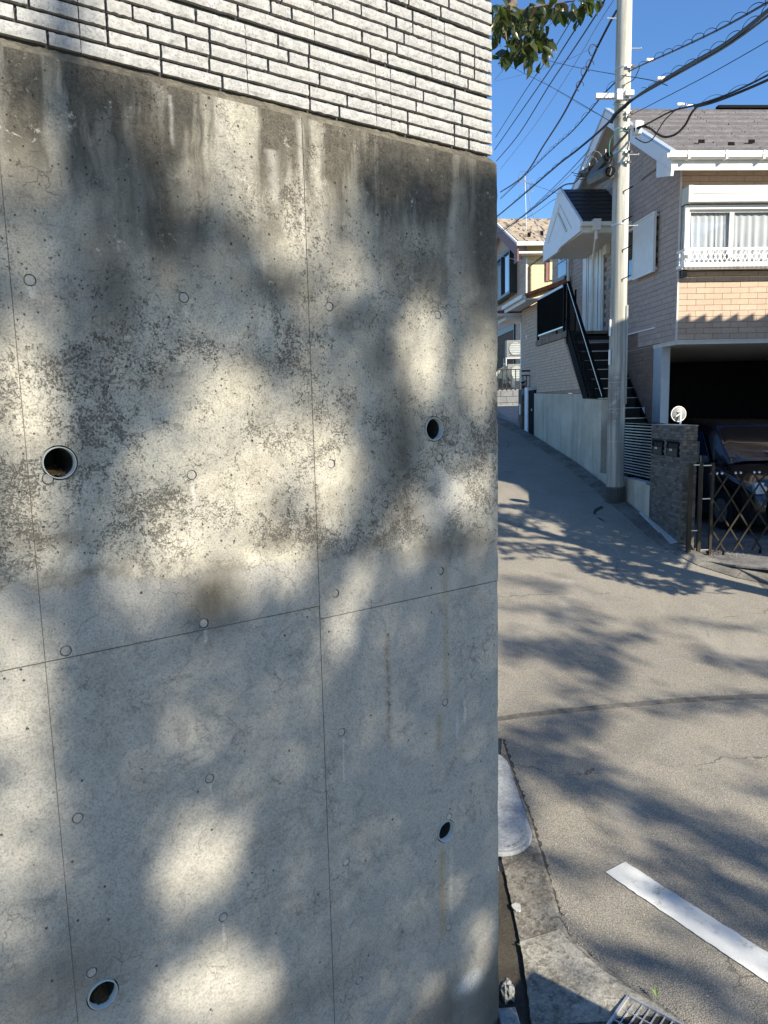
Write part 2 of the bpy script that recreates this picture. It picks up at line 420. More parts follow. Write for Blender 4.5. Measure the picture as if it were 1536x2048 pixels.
def mat_retaining():
    G = Mt('house_retaining_concrete', .88, .2); P = G.pos(); x, y, z = G.sep(P)
    st = G.noise(G.comb(x * 3, y * 3.5, z * .5), 1.0, 5, .65, .3); b = G.noise(P, 1.8, 4, .6); f = G.noise(P, 25, 4, .7)
    c = G.mix(b.st(.3, .7), (.44, .40, .305), (.57, .52, .41)); c = G.mix(st.st(.45, .7) * .5, c, (.24, .24, .215))
    c = G.mix(st.st(.42, .25) * .35, c, (.52, .52, .46)); c = G.mix(f.st(.4, .7) * .25, c, (.22, .22, .2))
    G.col(c); G.nrm(G.bump(f, .3, .004)); return G.m

def mat_pole():
    G = Mt('pole_concrete', .85, .2); P = G.pos(); x, y, z = G.sep(P)
    st = G.noise(G.comb(x * 14, y * 14, z * .5), 1.0, 5, .65, .2); f = G.noise(P, 60, 4, .7)
    c = G.mix(st.st(.36, .64), (.27, .262, .225), (.53, .515, .45)); c = G.mix(f.st(.4, .75) * .4, c, (.28, .27, .24))
    dmp = z.st(-.45, -.25) * z.st(.55, .35) * (x + y * .0).st(3.86, 3.83) * G.noise(P, 9, 4, .7).st(.35, .5)
    c = G.mix(dmp * .55, c, (.12, .118, .105))
    G.col(c); G.nrm(G.bump(f, .25, .003)); return G.m

def mat_glass(name, c=(.02, .03, .035), rough=.03):
    G = Mt(name, rough, .9); G.col(c); G.set('Coat Weight', .6); G.set('Coat Roughness', .02); return G.m
def mat_clear(name):
    m = bpy.data.materials.new(name); m.use_nodes = True; nt = m.node_tree; nt.nodes.clear()
    o = nt.nodes.new('ShaderNodeOutputMaterial'); t = nt.nodes.new('ShaderNodeBsdfTransparent'); gl = nt.nodes.new('ShaderNodeBsdfGlossy')
    mx = nt.nodes.new('ShaderNodeMixShader'); gl.inputs['Roughness'].default_value = .02; mx.inputs[0].default_value = .10
    t.inputs[0].default_value = (.93, .95, .95, 1)
    nt.links.new(t.outputs[0], mx.inputs[1]); nt.links.new(gl.outputs[0], mx.inputs[2]); nt.links.new(mx.outputs[0], o.inputs[0])
    return m
def mat_leaf(name, c1, c2, gloss=.35):
    G = Mt(name, gloss, .5); P = G.pos(); R_ = G.rand()
    c = G.mix((G.noise(P, 3.5, 2, .5) * .6 + R_ * .5).st(.3, .8), c1, c2); G.col(c)
    tr = G.nt.nodes.new('ShaderNodeBsdfTranslucent'); G.put(tr.inputs[0], G.mix(.5, c, (.12, .20, .02)))
    mx = G.nt.nodes.new('ShaderNodeMixShader'); mx.inputs[0].default_value = .3
    G.nt.links.new(G.b.outputs[0], mx.inputs[1]); G.nt.links.new(tr.outputs[0], mx.inputs[2]); G.nt.links.new(mx.outputs[0], G.o.inputs[0])
    return G.m

M = {}
M['wall'] = mat_wall()
M['asphalt'] = mat_asphalt()
M['grit'] = simple('edge_grit_dark', (.06, .055, .045), .95, var=.4, scale=40)
M['seal'] = simple('asphalt_joint_seal', (.135, .125, .108), .9, var=.35, scale=14, grain=120)
def mat_paint():
    G = Mt('road_paint', .8, .25); P = G.pos(); a = G.noise(P, 9, 6, .7); f = G.noise(P, 150, 3, .7); b = G.noise(P, 2.2, 3, .5)
    c = G.mix(b.st(.3, .7), (.50, .50, .48), (.64, .64, .61)); c = G.mix(a.st(.50, .66) * .35, c, (.36, .35, .32))
    c = G.mix((a * .6 + f * .7).st(.75, .82) * .8, c, (.16, .15, .13)); c = G.mix(f.st(.55, .7) * .25, c, (.3, .29, .27))
    G.col(c); G.nrm(G.bump(f, .5, .003)); return G.m
M['paint'] = mat_paint()
M['apron'] = mat_rough_concrete('mossy_apron_concrete', (.11, .10, .085), (.27, .25, .21), .75, 60, 1.0)
M['apron2'] = mat_rough_concrete('apron_patch', (.19, .178, .15), (.38, .355, .30), .6, 60, .9)
M['channel'] = mat_rough_concrete('dark_gutter_concrete', (.035, .031, .025), (.075, .065, .05), .5, 90)
M['kerb'] = mat_rough_concrete('kerb_concrete', (.11, .103, .088), (.23, .215, .185), .35, 60)
M['white_mortar'] = simple('pale_mortar', (.42, .41, .38), .85, var=.15, scale=20)
M['tile'] = mat_granite_tile()
M['joint'] = simple('dark_joint_mortar', (.035, .033, .03), .95, var=.3, scale=60)
M['ledge'] = mat_rough_concrete('ledge_mortar', (.075, .066, .05), (.16, .145, .11), .7, 50, 1.0)
M['bore'] = simple('dirty_shaded_pipe_bore', (.030, .033, .030), .7, var=.3, scale=30)  # near-black colour paints the shade inside the pipes, along with grime
M['pvc'] = simple('grey_pvc_pipe', (.33, .36, .35), .5, spec=.5, var=.1, scale=12)
M['plug'] = mat_rough_concrete('plug_mortar', (.24, .23, .205), (.34, .325, .29), .08, 120, .3)
M['plug_rim'] = simple('formwork_joint_fill', (.10, .088, .07), .95, var=.2)
M['dirt'] = mat_rough_concrete('pipe_silt', (.10, .06, .03), (.24, .16, .08), .3, 90, 1)
M['pole'] = mat_pole()
M['steel'] = simple('galvanised_steel', (.55, .55, .54), .45, .6, var=.15, scale=20)
M['guard'] = simple('black_rubber_guard', (.035, .035, .032), .6, var=.2)
M['black'] = simple('black_cable', (.012, .012, .013), .5, var=.2)
M['greycable'] = simple('grey_wire', (.20, .21, .23), .5, var=.1)
M['green'] = simple('green_earth_wire', (.02, .13, .09), .5, var=.1)
M['closure'] = simple('cable_closure_plastic', (.055, .055, .055), .55, var=.25, scale=15)
M['closure2'] = simple('grey_closure_plastic', (.11, .115, .11), .5, var=.2, scale=15)
M['whitemetal'] = simple('white_coated_metal', (.78, .77, .73), .45, var=.04)
M['ivory'] = simple('ivory_trim', (.70, .68, .62), .5, var=.05)
M['trim'] = simple('white_trim', (.74, .75, .76), .5, var=.04)
M['shade_trim'] = simple('soffit_board', (.60, .57, .51), .7, var=.05)
M['sid_front'] = mat_siding('front_brick_siding', (.42, .31, .225), (.50, .375, .28), .35)
M['sid_side'] = mat_siding('side_brick_siding', (.40, .315, .27), (.49, .395, .34))
M['sid_joint'] = simple('siding_joint', (.20, .155, .125), .9, var=.1)
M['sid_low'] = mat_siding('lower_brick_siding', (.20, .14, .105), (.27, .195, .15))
M['sid_tile'] = mat_siding('landing_tile', (.50, .375, .275), (.60, .46, .345))
M['sid_tile_joint'] = simple('landing_tile_joint', (.30, .235, .185), .9, var=.1)
M['sid_far'] = mat_siding('far_brick_siding', (.44, .34, .26), (.54, .43, .33))
M['sid_far2'] = mat_siding('far_front_siding', (.60, .49, .28), (.68, .56, .34))
M['slate'] = simple('grey_slate', (.105, .098, .108), .75, var=.25, scale=9, grain=60)
M['slate2'] = simple('grey_slate_worn', (.135, .125, .13), .7, var=.25, scale=9, grain=60)
M['blackroof'] = simple('black_roof', (.015, .017, .02), .45, var=.2, scale=9)
M['tanroof'] = simple('tan_shingle', (.35, .285, .21), .8, var=.2, scale=12, grain=50)
M['tanroof2'] = simple('tan_shingle_light', (.385, .317, .238), .8, var=.2, scale=12, grain=50)
M['orange'] = simple('orange_roof_tile', (.40, .15, .07), .7, var=.2, scale=12)
M['darkred'] = simple('dark_red_fascia', (.19, .075, .06), .6, var=.1)
M['ret'] = mat_retaining()
M['darkbrick'] = mat_vcol_brick('dark_pillar_brick', ((.085, .078, .066), (.16, .15, .13), (.22, .21, .185)))
M['darkbrick_joint'] = simple('pillar_joint', (.05, .045, .04), .9)
M['sillbrick'] = mat_vcol_brick('brown_sill_brick', ((.17, .13, .10), (.25, .20, .15), (.30, .25, .2)))
M['blackmetal'] = simple('black_aluminium', (.005, .005, .005), .75, 0, .08, var=.15)
M['silver'] = simple('silver_aluminium', (.50, .51, .52), .35, .7, var=.05)
M['bronze'] = simple('bronze_aluminium', (.026, .020, .012), .5, .1, .3, var=.15)
M['gravel'] = mat_rough_concrete('yard_gravel', (.11, .105, .10), (.24, .23, .22), .5, 45, 1.0)
M['driveway'] = mat_rough_concrete('driveway_concrete', (.26, .25, .24), (.34, .33, .31), .1, 60, .3)
M['block'] = mat_rough_concrete('grey_block', (.16, .165, .17), (.22, .225, .23), .2, 50, .6)
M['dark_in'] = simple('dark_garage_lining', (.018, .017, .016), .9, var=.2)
M['glass'] = mat_glass('window_glass'); M['clear'] = mat_clear('clear_glass')
M['curtain'] = simple('white_curtain', (.44, .45, .47), .9, var=.06, scale=4)  # white cloth coloured grey-blue to hold the shade behind the glass
M['darkframe'] = simple('dark_window_frame', (.05, .05, .048), .4, .2, var=.1)
M['steelblue'] = simple('pale_steel', (.45, .50, .55), .4, .3, var=.06)
G_ = Mt('car_paint', .25, .6); G_.col((.006, .0055, .008)); G_.set('Coat Weight', 1.0); G_.set('Coat Roughness', .03); M['car'] = G_.m
M['carglass'] = mat_glass('windscreen', (.01, .025, .06)); M['rubber'] = simple('tyre', (.02, .02, .02), .85)  # blue in the car glass stands in for reflected sky
M['chrome'] = simple('chrome', (.8, .8, .8), .12, 1.0, var=.02); M['lamp'] = mat_glass('lamp_lens', (.65, .68, .7), .08)
M['bark'] = simple('tree_bark', (.14, .105, .075), .9, var=.35, scale=25, bump=.8)
M['leaf'] = mat_leaf('evergreen_leaf', (.020, .030, .008), (.060, .066, .018), .25)
M['leafred'] = mat_leaf('evergreen_leaf_brown', (.10, .055, .02), (.13, .10, .03))
M['leaf2'] = mat_leaf('broad_leaf', (.04, .07, .015), (.09, .12, .03), .5)
M['weed'] = mat_leaf('weed_leaf', (.10, .22, .03), (.18, .30, .05), .5)
M['cover'] = mat_rough_concrete('pale_cover_plastic', (.28, .29, .295), (.40, .41, .41), .30, 60, .4)
M['stone'] = mat_rough_concrete('broken_stone', (.17, .17, .16), (.33, .33, .31), .4, 90, 1.0)
M['tar'] = simple('tar', (.03, .03, .03), .7)
M['neigh'] = mat_siding('neighbour_render', (.5, .47, .42), (.58, .55, .5))
M['kawara'] = simple('neighbour_roof_tile', (.10, .10, .11), .5, var=.2)
M['cloth'] = simple('pale_cover_cloth', (.55, .62, .64), .8, var=.15, scale=12)
M['dish'] = simple('dull_grey_plastic', (.20, .20, .20), .5)
M['meshp'] = simple('guard_mesh', (.10, .10, .09), .6)
M['acbody'] = simple('air_conditioner_body', (.17, .17, .165), .5, var=.04)  # darkened colour stands in for shade on the outdoor units
# =================================================================== GROUND
def proj(p):
    p = Vector(p); z = p.dot(FWD); return (768 + FPX * p.dot(CR) / z, 1024 - FPX * p.dot(CU) / z)
YARD = -2.10
def ground_z(X, Y):
    if X > 4.79 and 9.25 < Y < 19.8: return YARD - .03
    return g(Y)
mb = MB()
xs = [-120, -40, -15, -6, -3, -2, -1, 0, .5, 1, 1.5, 2, 2.5, 3, 3.5, 4, 4.4, 4.77, 4.80, 6, 8, 10, 14, 25, 60, 150]
ys = [-80, -40, -20, -10, -5, -2, 0, 1] + [1.5 + .25 * i for i in range(31)] + [9.24, 9.26] + [9.5 + .25 * i for i in range(41)] + [19.79, 19.81] + [20 + .5 * i for i in range(25)] + [34, 38, 45, 60, 100, 200, 400]
for y in ys:
    for x in xs: mb.v.append((x, y, ground_z(x, y)))
nx = len(xs)
for j in range(len(ys) - 1):
    for i in range(nx - 1): mb.f.append((j*nx + i, j*nx + i + 1, (j+1)*nx + i + 1, (j+1)*nx + i))
structure(mb.build('road', M['asphalt'], fr='H', origin=(0, 0, 0), smooth=False))

def strip(top, bot, off, n=24, jit=0.0, thick=.003):
    """sheet on the street between two polylines given in house-frame (x,y) points"""
    def along(P, t):
        L = [0]
        for a, b in zip(P, P[1:]): L.append(L[-1] + (Vector(b) - Vector(a)).length)
        d = t * L[-1]
        for i in range(len(P) - 1):
            if d <= L[i + 1] + 1e-9:
                k = (d - L[i]) / max(1e-9, L[i + 1] - L[i]); return Vector(P[i]) * (1 - k) + Vector(P[i + 1]) * k
        return Vector(P[-1])
    mb = MB()
    A_ = [along(top, i / n) for i in range(n + 1)]; B_ = [along(bot, i / n) for i in range(n + 1)]
    for i in range(n + 1):
        a, b = A_[i], B_[i]; d = (b - a).normalized() if (b - a).length > 1e-6 else Vector((0, 0))
        if jit: a = a + d * random.uniform(-jit, jit); b = b + d * random.uniform(-jit, jit)
        for k in range(4):
            p = a * (1 - k / 3) + b * (k / 3); mb.v.append((p.x, p.y, g(p.y) + off))
    for i in range(n):
        for k in range(3): mb.f.append((i*4 + k, i*4 + k + 1, (i+1)*4 + k + 1, (i+1)*4 + k))
    m = len(mb.v)
    mb.v += [(v[0], v[1], v[2] - thick) for v in mb.v[:m]]
    for i in range(n):
        mb.f.append((i*4, (i+1)*4, (i+1)*4 + m, i*4 + m)); mb.f.append((i*4 + 3, i*4 + 3 + m, (i+1)*4 + 3 + m, (i+1)*4 + 3))
    mb.f.append((0, m, m + 1, 1)); mb.f.append((1, m + 1, m + 2, 2)); mb.f.append((2, m + 2, m + 3, 3)); e = n * 4
    for k in range(3): mb.f.append((e + k, e + k + 1, e + k + 1 + m, e + k + m))
    return mb
def G2(px, py): p = gp(px, py); return Vector((p.x, p.y))
a0, a1 = G2(1250, 1725), G2(1536, 1907); b0, b1 = G2(1210, 1746), G2(1536, 1967)
structure(strip([a0, a0 + (a1 - a0) * 2.6], [b0, b0 + (b1 - b0) * 2.6], .006, 90, .0035).build('road_marking', M['paint'], fr='H'))
seal_px = [(1000, 1433), (1060, 1425), (1130, 1417), (1250, 1406), (1330, 1399), (1420, 1393), (1536, 1388)]
tp = [G2(x, y) for x, y in seal_px]; bt = [G2(x, y + 9) for x, y in seal_px]
d = (tp[-1] - tp[-2]); tp.append(tp[-1] + d * 8); bt.append(bt[-1] + d * 8)
d = (tp[0] - tp[1]); tp.insert(0, tp[0] + d * 8); bt.insert(0, bt[0] + d * 8)
structure(strip(tp, bt, .004, 160, .006, .002).build('road_joint', M['seal'], fr='H'))
# tar trail beside the pole
cp = [(1203, 1012), (1190, 1018), (1186, 1026), (1194, 1034), (1206, 1040)]
structure(strip([G2(x, y) for x, y in cp], [G2(x + 4, y + 4) for x, y in cp], .005, 20, .004, .002).build('tar_trail', M['tar'], fr='H'))

# apron of old concrete between the wall and the asphalt
edge_px = [(1003, 1478), (1015, 1515), (1030, 1560), (1062, 1640), (1085, 1720), (1110, 1800), (1122, 1845), (1140, 1878), (1200, 1932), (1290, 1992), (1380, 2056), (1480, 2130)]
left_px = [(1003, 1479), (1003, 1560), (1003, 1650), (1003, 1725), (1012, 1760), (1020, 1800), (1032, 1850), (1042, 1900), (1050, 1955), (1057, 2010), (1062, 2060), (1068, 2130)]
def sheet_between(Lp, Rp, off, name, m, nn=60, cols=14, amp=.004, thick=.05):
    L = [G2(*p) for p in Lp]; R_ = [G2(*p) for p in Rp]
    def al(P, t):
        t *= len(P) - 1; i = min(int(t), len(P) - 2); k = t - i; return P[i] * (1 - k) + P[i + 1] * k
    mb = MB()
    for j in range(nn + 1):
        a, b = al(L, j / nn), al(R_, j / nn)
        for i in range(cols + 1):
            p = a.lerp(b, i / cols)
            if i in (0, cols): p = p + Vector((mnoise.noise(Vector((p.x * 30, p.y * 30, 1))) * .006, 0))
            mb.v.append((p.x, p.y, g(p.y) + off + mnoise.noise(Vector((p.x * 9, p.y * 9, 0))) * amp - (.008 if i == cols else 0)))
    w = cols + 1; m_ = len(mb.v)
    for j in range(nn):
        for i in range(cols): mb.f.append((j*w + i, j*w + i + 1, (j+1)*w + i + 1, (j+1)*w + i))
    mb.v += [(v[0], v[1], v[2] - thick) for v in mb.v[:m_]]
    for j in range(nn):
        mb.f.append((j*w + cols, j*w + cols + m_, (j+1)*w + cols + m_, (j+1)*w + cols)); mb.f.append((j*w, (j+1)*w, (j+1)*w + m_, j*w + m_))
    for i in range(cols):
        mb.f.append((i, i + m_, i + 1 + m_, i + 1))
    return mb.build(name, m, fr='H', smooth=False)
structure(sheet_between(left_px, edge_px, .022, 'apron', M['apron']))
# newer patch of the apron and the pale smear on it
structure(sheet_between([(1040, 1892), (1043, 1910), (1049, 1950), (1057, 2010), (1064, 2062)], [(1122, 1866), (1137, 1885), (1196, 1938), (1284, 1996), (1352, 2044)], .027, 'apron_patch', M['apron2'], 40, 14, .002, .006))
q = gp(1033, 1822); ms_ = []
for k in range(22):
    a_ = 6.2832 * k / 22; r_ = .026 * (1 + .35 * mnoise.noise(Vector((math.cos(a_) * 1.6, math.sin(a_) * 1.6, 3))) + .2 * mnoise.noise(Vector((math.cos(a_) * 6, math.sin(a_) * 6, 3))))
    ms_.append((q.x + r_ * math.cos(a_), q.y + 1.3 * r_ * math.sin(a_), g(q.y) + .022))
structure(MB().prism(ms_, (0, 0, .007)).build('mortar_spot', M['white_mortar'], fr='H'))
# gap of dark grit along the apron edge
structure(strip([G2(x - 1, y) for x, y in edge_px], [G2(x + 6, y + 1) for x, y in edge_px], .003, 120, .012, .002).build('edge_grit', M['grit'], fr='H'))
mbs = MB()
for k in range(420):
    i = random.uniform(5.5, 10.9); a = int(i); t = i - a
    p = G2(*edge_px[a]).lerp(G2(*edge_px[a + 1]), t) + Vector((random.gauss(.02, .02), random.gauss(-.005, .015)))
    r = random.uniform(.0015, .005); z = g(p.y) + .006
    vs = [(p.x + r * math.cos(q), p.y + r * math.sin(q), z) for q in (0, 2.1, 4.2)] + [(p.x, p.y, z + r)]
    mbs.add(vs, [(0, 1, 3), (1, 2, 3), (2, 0, 3)])
o = stuff(mbs.build('grit', M['stone'], fr='H')); solo(o, 'loose pale grit lying along the crack between apron and asphalt', 'grit')

# =================================================================== THE BIG RETAINING WALL
wall = thing('retaining_wall', 'stained cast concrete retaining wall with four weep pipes, filling the left of the view', 'wall', (0, 0, 0), 'R')
SPL, SPR, TOPZ, BOTZ = -.690, -.737, .937, -3.5
J = .0009
pipes = [(.487, -.130, True), (.482, -1.777, True), (1.852, -.085, False), (1.886, -1.766, False)]
cones = []
for (px, py) in [(60, 560), (368, 595), (659, 613), (876, 630), (96, 958), (384, 950), (663, 928), (879, 915), (132, 1302), (408, 1247), (671, 1187), (882, 1142),
                 (156, 1637), (420, 1558), (684, 1465), (891, 1405), (184, 1946), (447, 1835), (693, 1725), (899, 1634), (719, 1962), (898, 1855)]:
    cones.append(wl(px, py))
def cyl_between(s, z, r, d0, d1, n=40):
    mb = MB(); mb.tube([(s, d0, z), (s, d1, z)], r, n); return mb
def panel(s0, s1, z0, z1, off=0.0, corner=False):
    if corner:
        pr = [(s0, off)]
        pr += [(s1 - .040, off), (s1 - .022, off + .005), (s1 - .008, off + .016), (s1, off + .034), (s1, .28), (s0, .28)]
        mb = MB(); nz = 60
        for k in range(nz + 1):
            z = z0 + (z1 - z0) * k / nz
            for i, (a, b) in enumerate(pr):
                ja = jb = 0
                if i in (1, 2, 3, 4):
                    q = mnoise.noise(Vector((z * 6, i * .4, 2))) * .0022 + mnoise.noise(Vector((z * 33, i * .9, 5))) * .0024
                    q2 = max(0, mnoise.noise(Vector((z * 11, 0, 9))) - .28) * .03
                    ja = -abs(q) - q2; jb = abs(q) + q2 * .5
                mb.v.append((a + ja if i in (3, 4) else a, b + (jb if i in (2, 3) else 0), z))
        m_ = len(pr)
        for k in range(nz):
            for i in range(m_):
                j = (i + 1) % m_; mb.f.append((k*m_ + i, k*m_ + j, (k+1)*m_ + j, (k+1)*m_ + i))
        mb.f.append(tuple(range(m_ - 1, -1, -1))); mb.f.append(tuple(range(nz * m_, (nz + 1) * m_)))
    else:
        mb = MB().box(s0, s1, off, .28, z0, z1)
    o = mb.build('concrete_panel', M['wall'], wall, 'R', bevel=0 if corner else .0012)
    cut = MB(); any_ = False
    for s, z, _ in pipes:
        if s0 < s < s1 and z0 < z < z1:
            cut.tube([(s, -.02, z), (s, .27, z)], .0490, 48); any_ = True
    for s, z in cones:
        if s0 < s < s1 and z0 < z < z1 and not any(abs(s - p[0]) < .04 and abs(z - p[1]) < .04 for p in pipes):
            cut.tube([(s, -.02, z), (s, off + .010, z)], .0162, 24); any_ = True
    if any_:
        c = cut.build('cutter', None, wall, 'R')
        md = o.modifiers.new('b', 'BOOLEAN'); md.operation = 'DIFFERENCE'; md.solver = 'EXACT'; md.object = c; md.use_self = True
        bpy.context.view_layer.update()
        dg = bpy.context.evaluated_depsgraph_get()
        me = bpy.data.meshes.new_from_object(o.evaluated_get(dg)); o.modifiers.clear(); o.data = me
        bpy.data.objects.remove(c)
    return o
panel(-2.4, -.502, BOTZ, TOPZ)
panel(-.50 + J, .404 - J, SPL + .0018, TOPZ); panel(-.50 + J, .404 - J, BOTZ, SPL - .0018, .0015)
panel(.404 + J, 1.310 - J, SPL + .0018, TOPZ, .001); panel(.404 + J, 1.310 - J, BOTZ, SPL - .0018, .003)
panel(1.310 + J, 2.2165, SPR + .0018, TOPZ, 0, True); panel(1.310 + J, 2.2165, BOTZ, SPR - .0018, .0022, True)
MB().box(-2.4, 2.19, .281, 1.2, BOTZ, TOPZ - .01).build('backing', M['ret'], wall, 'R')
jf = MB()
for sj in (-.501, .404): jf.box(sj - .0008, sj + .0008, .0022, .27, BOTZ, TOPZ - .002)
jf.box(1.3095, 1.3105, .0022, .27, BOTZ, TOPZ - .002)
jf.box(-.499, .403, .0035, .27, SPL - .0016, SPL + .0016).box(.405, 1.309, .0035, .27, SPL - .0016, SPL + .0016)
jf.build('joint_fill', M['plug_rim'], wall, 'R')
for s, z, silt in pipes:
    mb = MB(); n = 48
    ri, ro, d0, d1 = .0418, .0448, -.0015, .262
    for (r, d) in ((ro, d1), (ro, d0), (ri, d0), (ri, d1)):
        for k in range(n):
            a = 2 * math.pi * k / n; mb.v.append((s + r * math.cos(a), d + (mnoise.noise(Vector((a * 2, s, z))) * .0015 if d < 0 else 0), z + r * math.sin(a)))
    for q in range(3):
        for k in range(n): k2 = (k + 1) % n; mb.f.append((q*n + k, q*n + k2, (q+1)*n + k2, (q+1)*n + k))
    po = mb.build('weep_pipe', M['pvc'], wall, 'R', smooth=True)
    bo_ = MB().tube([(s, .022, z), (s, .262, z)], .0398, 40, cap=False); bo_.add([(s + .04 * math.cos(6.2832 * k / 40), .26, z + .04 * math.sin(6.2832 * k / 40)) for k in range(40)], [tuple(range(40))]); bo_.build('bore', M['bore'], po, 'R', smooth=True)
    if silt:
        mb = MB(); nn = 12
        for i in range(nn + 1):
            for j in range(nn + 1):
                u = -1 + 2 * i / nn; dd = .012 + .20 * j / nn
                h = -.036 + .018 * j / nn + mnoise.noise(Vector((u * 3, dd * 40, z))) * .006
                half = math.sqrt(max(0, .040**2 - h * h)); mb.v.append((s + u * half, dd, z + h))
        for i in range(nn):
            for j in range(nn): a = i * (nn + 1) + j; mb.f.append((a, a + 1, a + nn + 2, a + nn + 1))
        mb.build('silt', M['dirt'], po, 'R')
rim0 = plug0 = None
for s, z in cones:
    if any(abs(s - p[0]) < .04 and abs(z - p[1]) < .04 for p in pipes): continue
    if plug0 is None:
        mb = MB(); mb.tube([(0, .0005, 0), (0, .002, 0), (0, .008, 0)], [.0122, .0136, .0140], 22)
        plug0 = mb.build('tie_hole_plug', M['plug'], wall, 'R', smooth=False); o = plug0
    else:
        o = plug0.copy(); COL.objects.link(o)
    o.location = (s, random.uniform(-.0005, .003), z); o.parent = wall

# mortar ledge on top of the cast wall
mb = MB(); N = 460
for i in range(N + 1):
    s = -2.4 + 4.592 * i / N
    for k in range(6):
        t = k / 5
        q = mnoise.noise(Vector((s * 14, t * 2, 0))) * .006 + mnoise.noise(Vector((s * 55, t * 6, 3))) * .004
        mb.v.append((s, .003 + .056 * t + (q * .5 if k < 2 else 0), .9385 + .042 * t ** .8 + (q if k else 0) - (.006 if k == 0 else 0)))
for i in range(N):
    for k in range(5): a = i * 6 + k; mb.f.append((a, a + 6, a + 7, a + 1))
mb.build('mortar_ledge', M['ledge'], wall, 'R', smooth=True)

# ------------------------------------------------ tiled parapet wall above
tw = thing('tiled_wall', 'pale split-faced granite tile wall with dark joints, standing on the cast concrete wall', 'wall', (0, .035, .955), 'R')
MB().box(-2.4, 2.188, .051, .30, .951, 1.695).build('mortar_bed', M['joint'], tw, 'R')
MB().box(-2.4, 2.22, .02, .33, 1.6955, 1.76).build('coping', M['kerb'], tw, 'R', bevel=.006)
tile_me = []
for q in range(14):
    mb = MB(); nu, nv = 8, 3
    for j in range(nv + 1):
        for i in range(nu + 1):
            u, v = i / nu, j / nv
            e = (i in (0, nu)) or (j in (0, nv))
            dv = (mnoise.noise(Vector((u * 5 + q * 7, v * 2, 1))) * .09 if j in (0, nv) else 0)
            du = (mnoise.noise(Vector((q * 3, v * 4, i))) * .02 if i in (0, nu) else 0)
            dep = -.30 - .35 * mnoise.noise(Vector((u * 4 + q * 11, v * 3, 2))) + (.55 if e else 0) * (.6 + .4 * mnoise.noise(Vector((u * 9, v * 5, q))))
            mb.v.append((u + du, max(-.6, dep) * .45, v + dv))
    w = nu + 1
    for j in range(nv):
        for i in range(nu): mb.f.append((j*w + i, j*w + i + 1, (j+1)*w + i + 1, (j+1)*w + i))
    loop = [i for i in range(w)] + [j*w + nu for j in range(1, nv + 1)] + [nv*w + i for i in range(nu - 1, -1, -1)] + [j*w for j in range(nv - 1, 0, -1)]
    b = len(mb.v); mb.v += [(mb.v[i][0], 1.0, mb.v[i][2]) for i in loop]; L = len(loop)
    for k in range(L): mb.f.append((loop[k], b + k, b + (k + 1) % L, loop[(k + 1) % L]))
    me = bpy.data.meshes.new('tile'); me.from_pydata(mb.v, [], mb.f); me.update()
    bm = bmesh.new(); bm.from_mesh(me); bmesh.ops.recalc_face_normals(bm, faces=bm.faces); bm.to_mesh(me); bm.free()
    me.materials.append(M['tile']); tile_me.append(me)
def put_tile(s0, s1, z0, z1):
    o = bpy.data.objects.new('tile', random.choice(tile_me)); COL.objects.link(o); o.parent = tw
    o.location = (s0, random.uniform(.000, .003), z0 - .955); o.scale = (s1 - s0, .016, z1 - z0)
far_tiles = MB(); rng = random.Random(11)
def row(s0, s1, z0, z1, split=True):
    cuts = [s0]
    if split:
        opts = [.075, .115, .15, .19, .225]
        p = s0
        while True:
            L = rng.choice(opts)
            if s1 - (p + L) < .06: break
            p += L; cuts.append(p)
    cuts.append(s1)
    for a, b in zip(cuts, cuts[1:]):
        ja = .0012 if a == s0 else .0040; jb = .0012 if b == s1 else .0040
        if a < .10: far_tiles.box(a + ja, b - jb, .036, .0505, z0, z1)
        else: put_tile(a + ja, b - jb, z0, z1)
bounds = [[-2.36, -1.36, -.36, .14, .64, 1.14, 1.636, 1.701, 2.2], [-2.1, -1.1, -.1, .393, .893, 1.392, 1.895, 1.958, 2.2],
          [-2.36, -1.36, -.36, .14, .60, 1.10, 1.60, 2.10, 2.2], [-2.1, -1.1, -.1, .393, .85, 1.35, 1.85, 2.2]]
z = .9835
for blk in range(4):
    for r_ in range(5):
        if z > 1.66: break
        bs = bounds[blk]
        for a, b in zip(bs, bs[1:]): row(a, b, z, z + .0322, split=(b - a) > .12)
        z += .0425
    z += .0062
tone(stuff(far_tiles.build('tile', M['tile'], tw, 'R')))

# =================================================================== ITEMS AT THE WALL FOOT
# oval pit cover
P1, P2 = G2(1001, 1490), G2(1062, 1672); u = (P1 - P2).normalized(); lft = Vector((-u.y, u.x));
if lft.x > 0: lft = -lft
Rr = .215; c0 = P2 + lft * Rr; c1 = c0 + u * .75
def stadium(r, z0, z1):
    pts = []
    for k in range(17): a = math.pi * k / 16; q = c0 - lft * r * math.cos(a) - u * r * math.sin(a); pts.append(q)
    for k in range(17): a = math.pi * k / 16; q = c1 + lft * r * math.cos(a) + u * r * math.sin(a); pts.append(q)
    return [(q.x, q.y, g(q.y) + z0) for q in pts], z1 - z0
cov = thing('pit_cover', 'pale grey oval pit cover with a rounded end, set beside the foot of the wall', 'cover', (c0.x, c0.y, g(c0.y)), 'H')
p, h = stadium(Rr, .02, .046); MB().prism(p, (0, 0, h)).build('rim', M['cover'], cov, 'H', bevel=.004)
p, h = stadium(Rr - .022, .0465, .052); MB().prism(p, (0, 0, h)).build('lid', M['cover'], cov, 'H', bevel=.003)
mb = MB()
q0 = c0 + u * .01
mb.bar((*(q0 - lft * (Rr - .03)), g(q0.y) + .054), (*(q0 + lft * (Rr - .03)), g(q0.y) + .054), .008, .006)
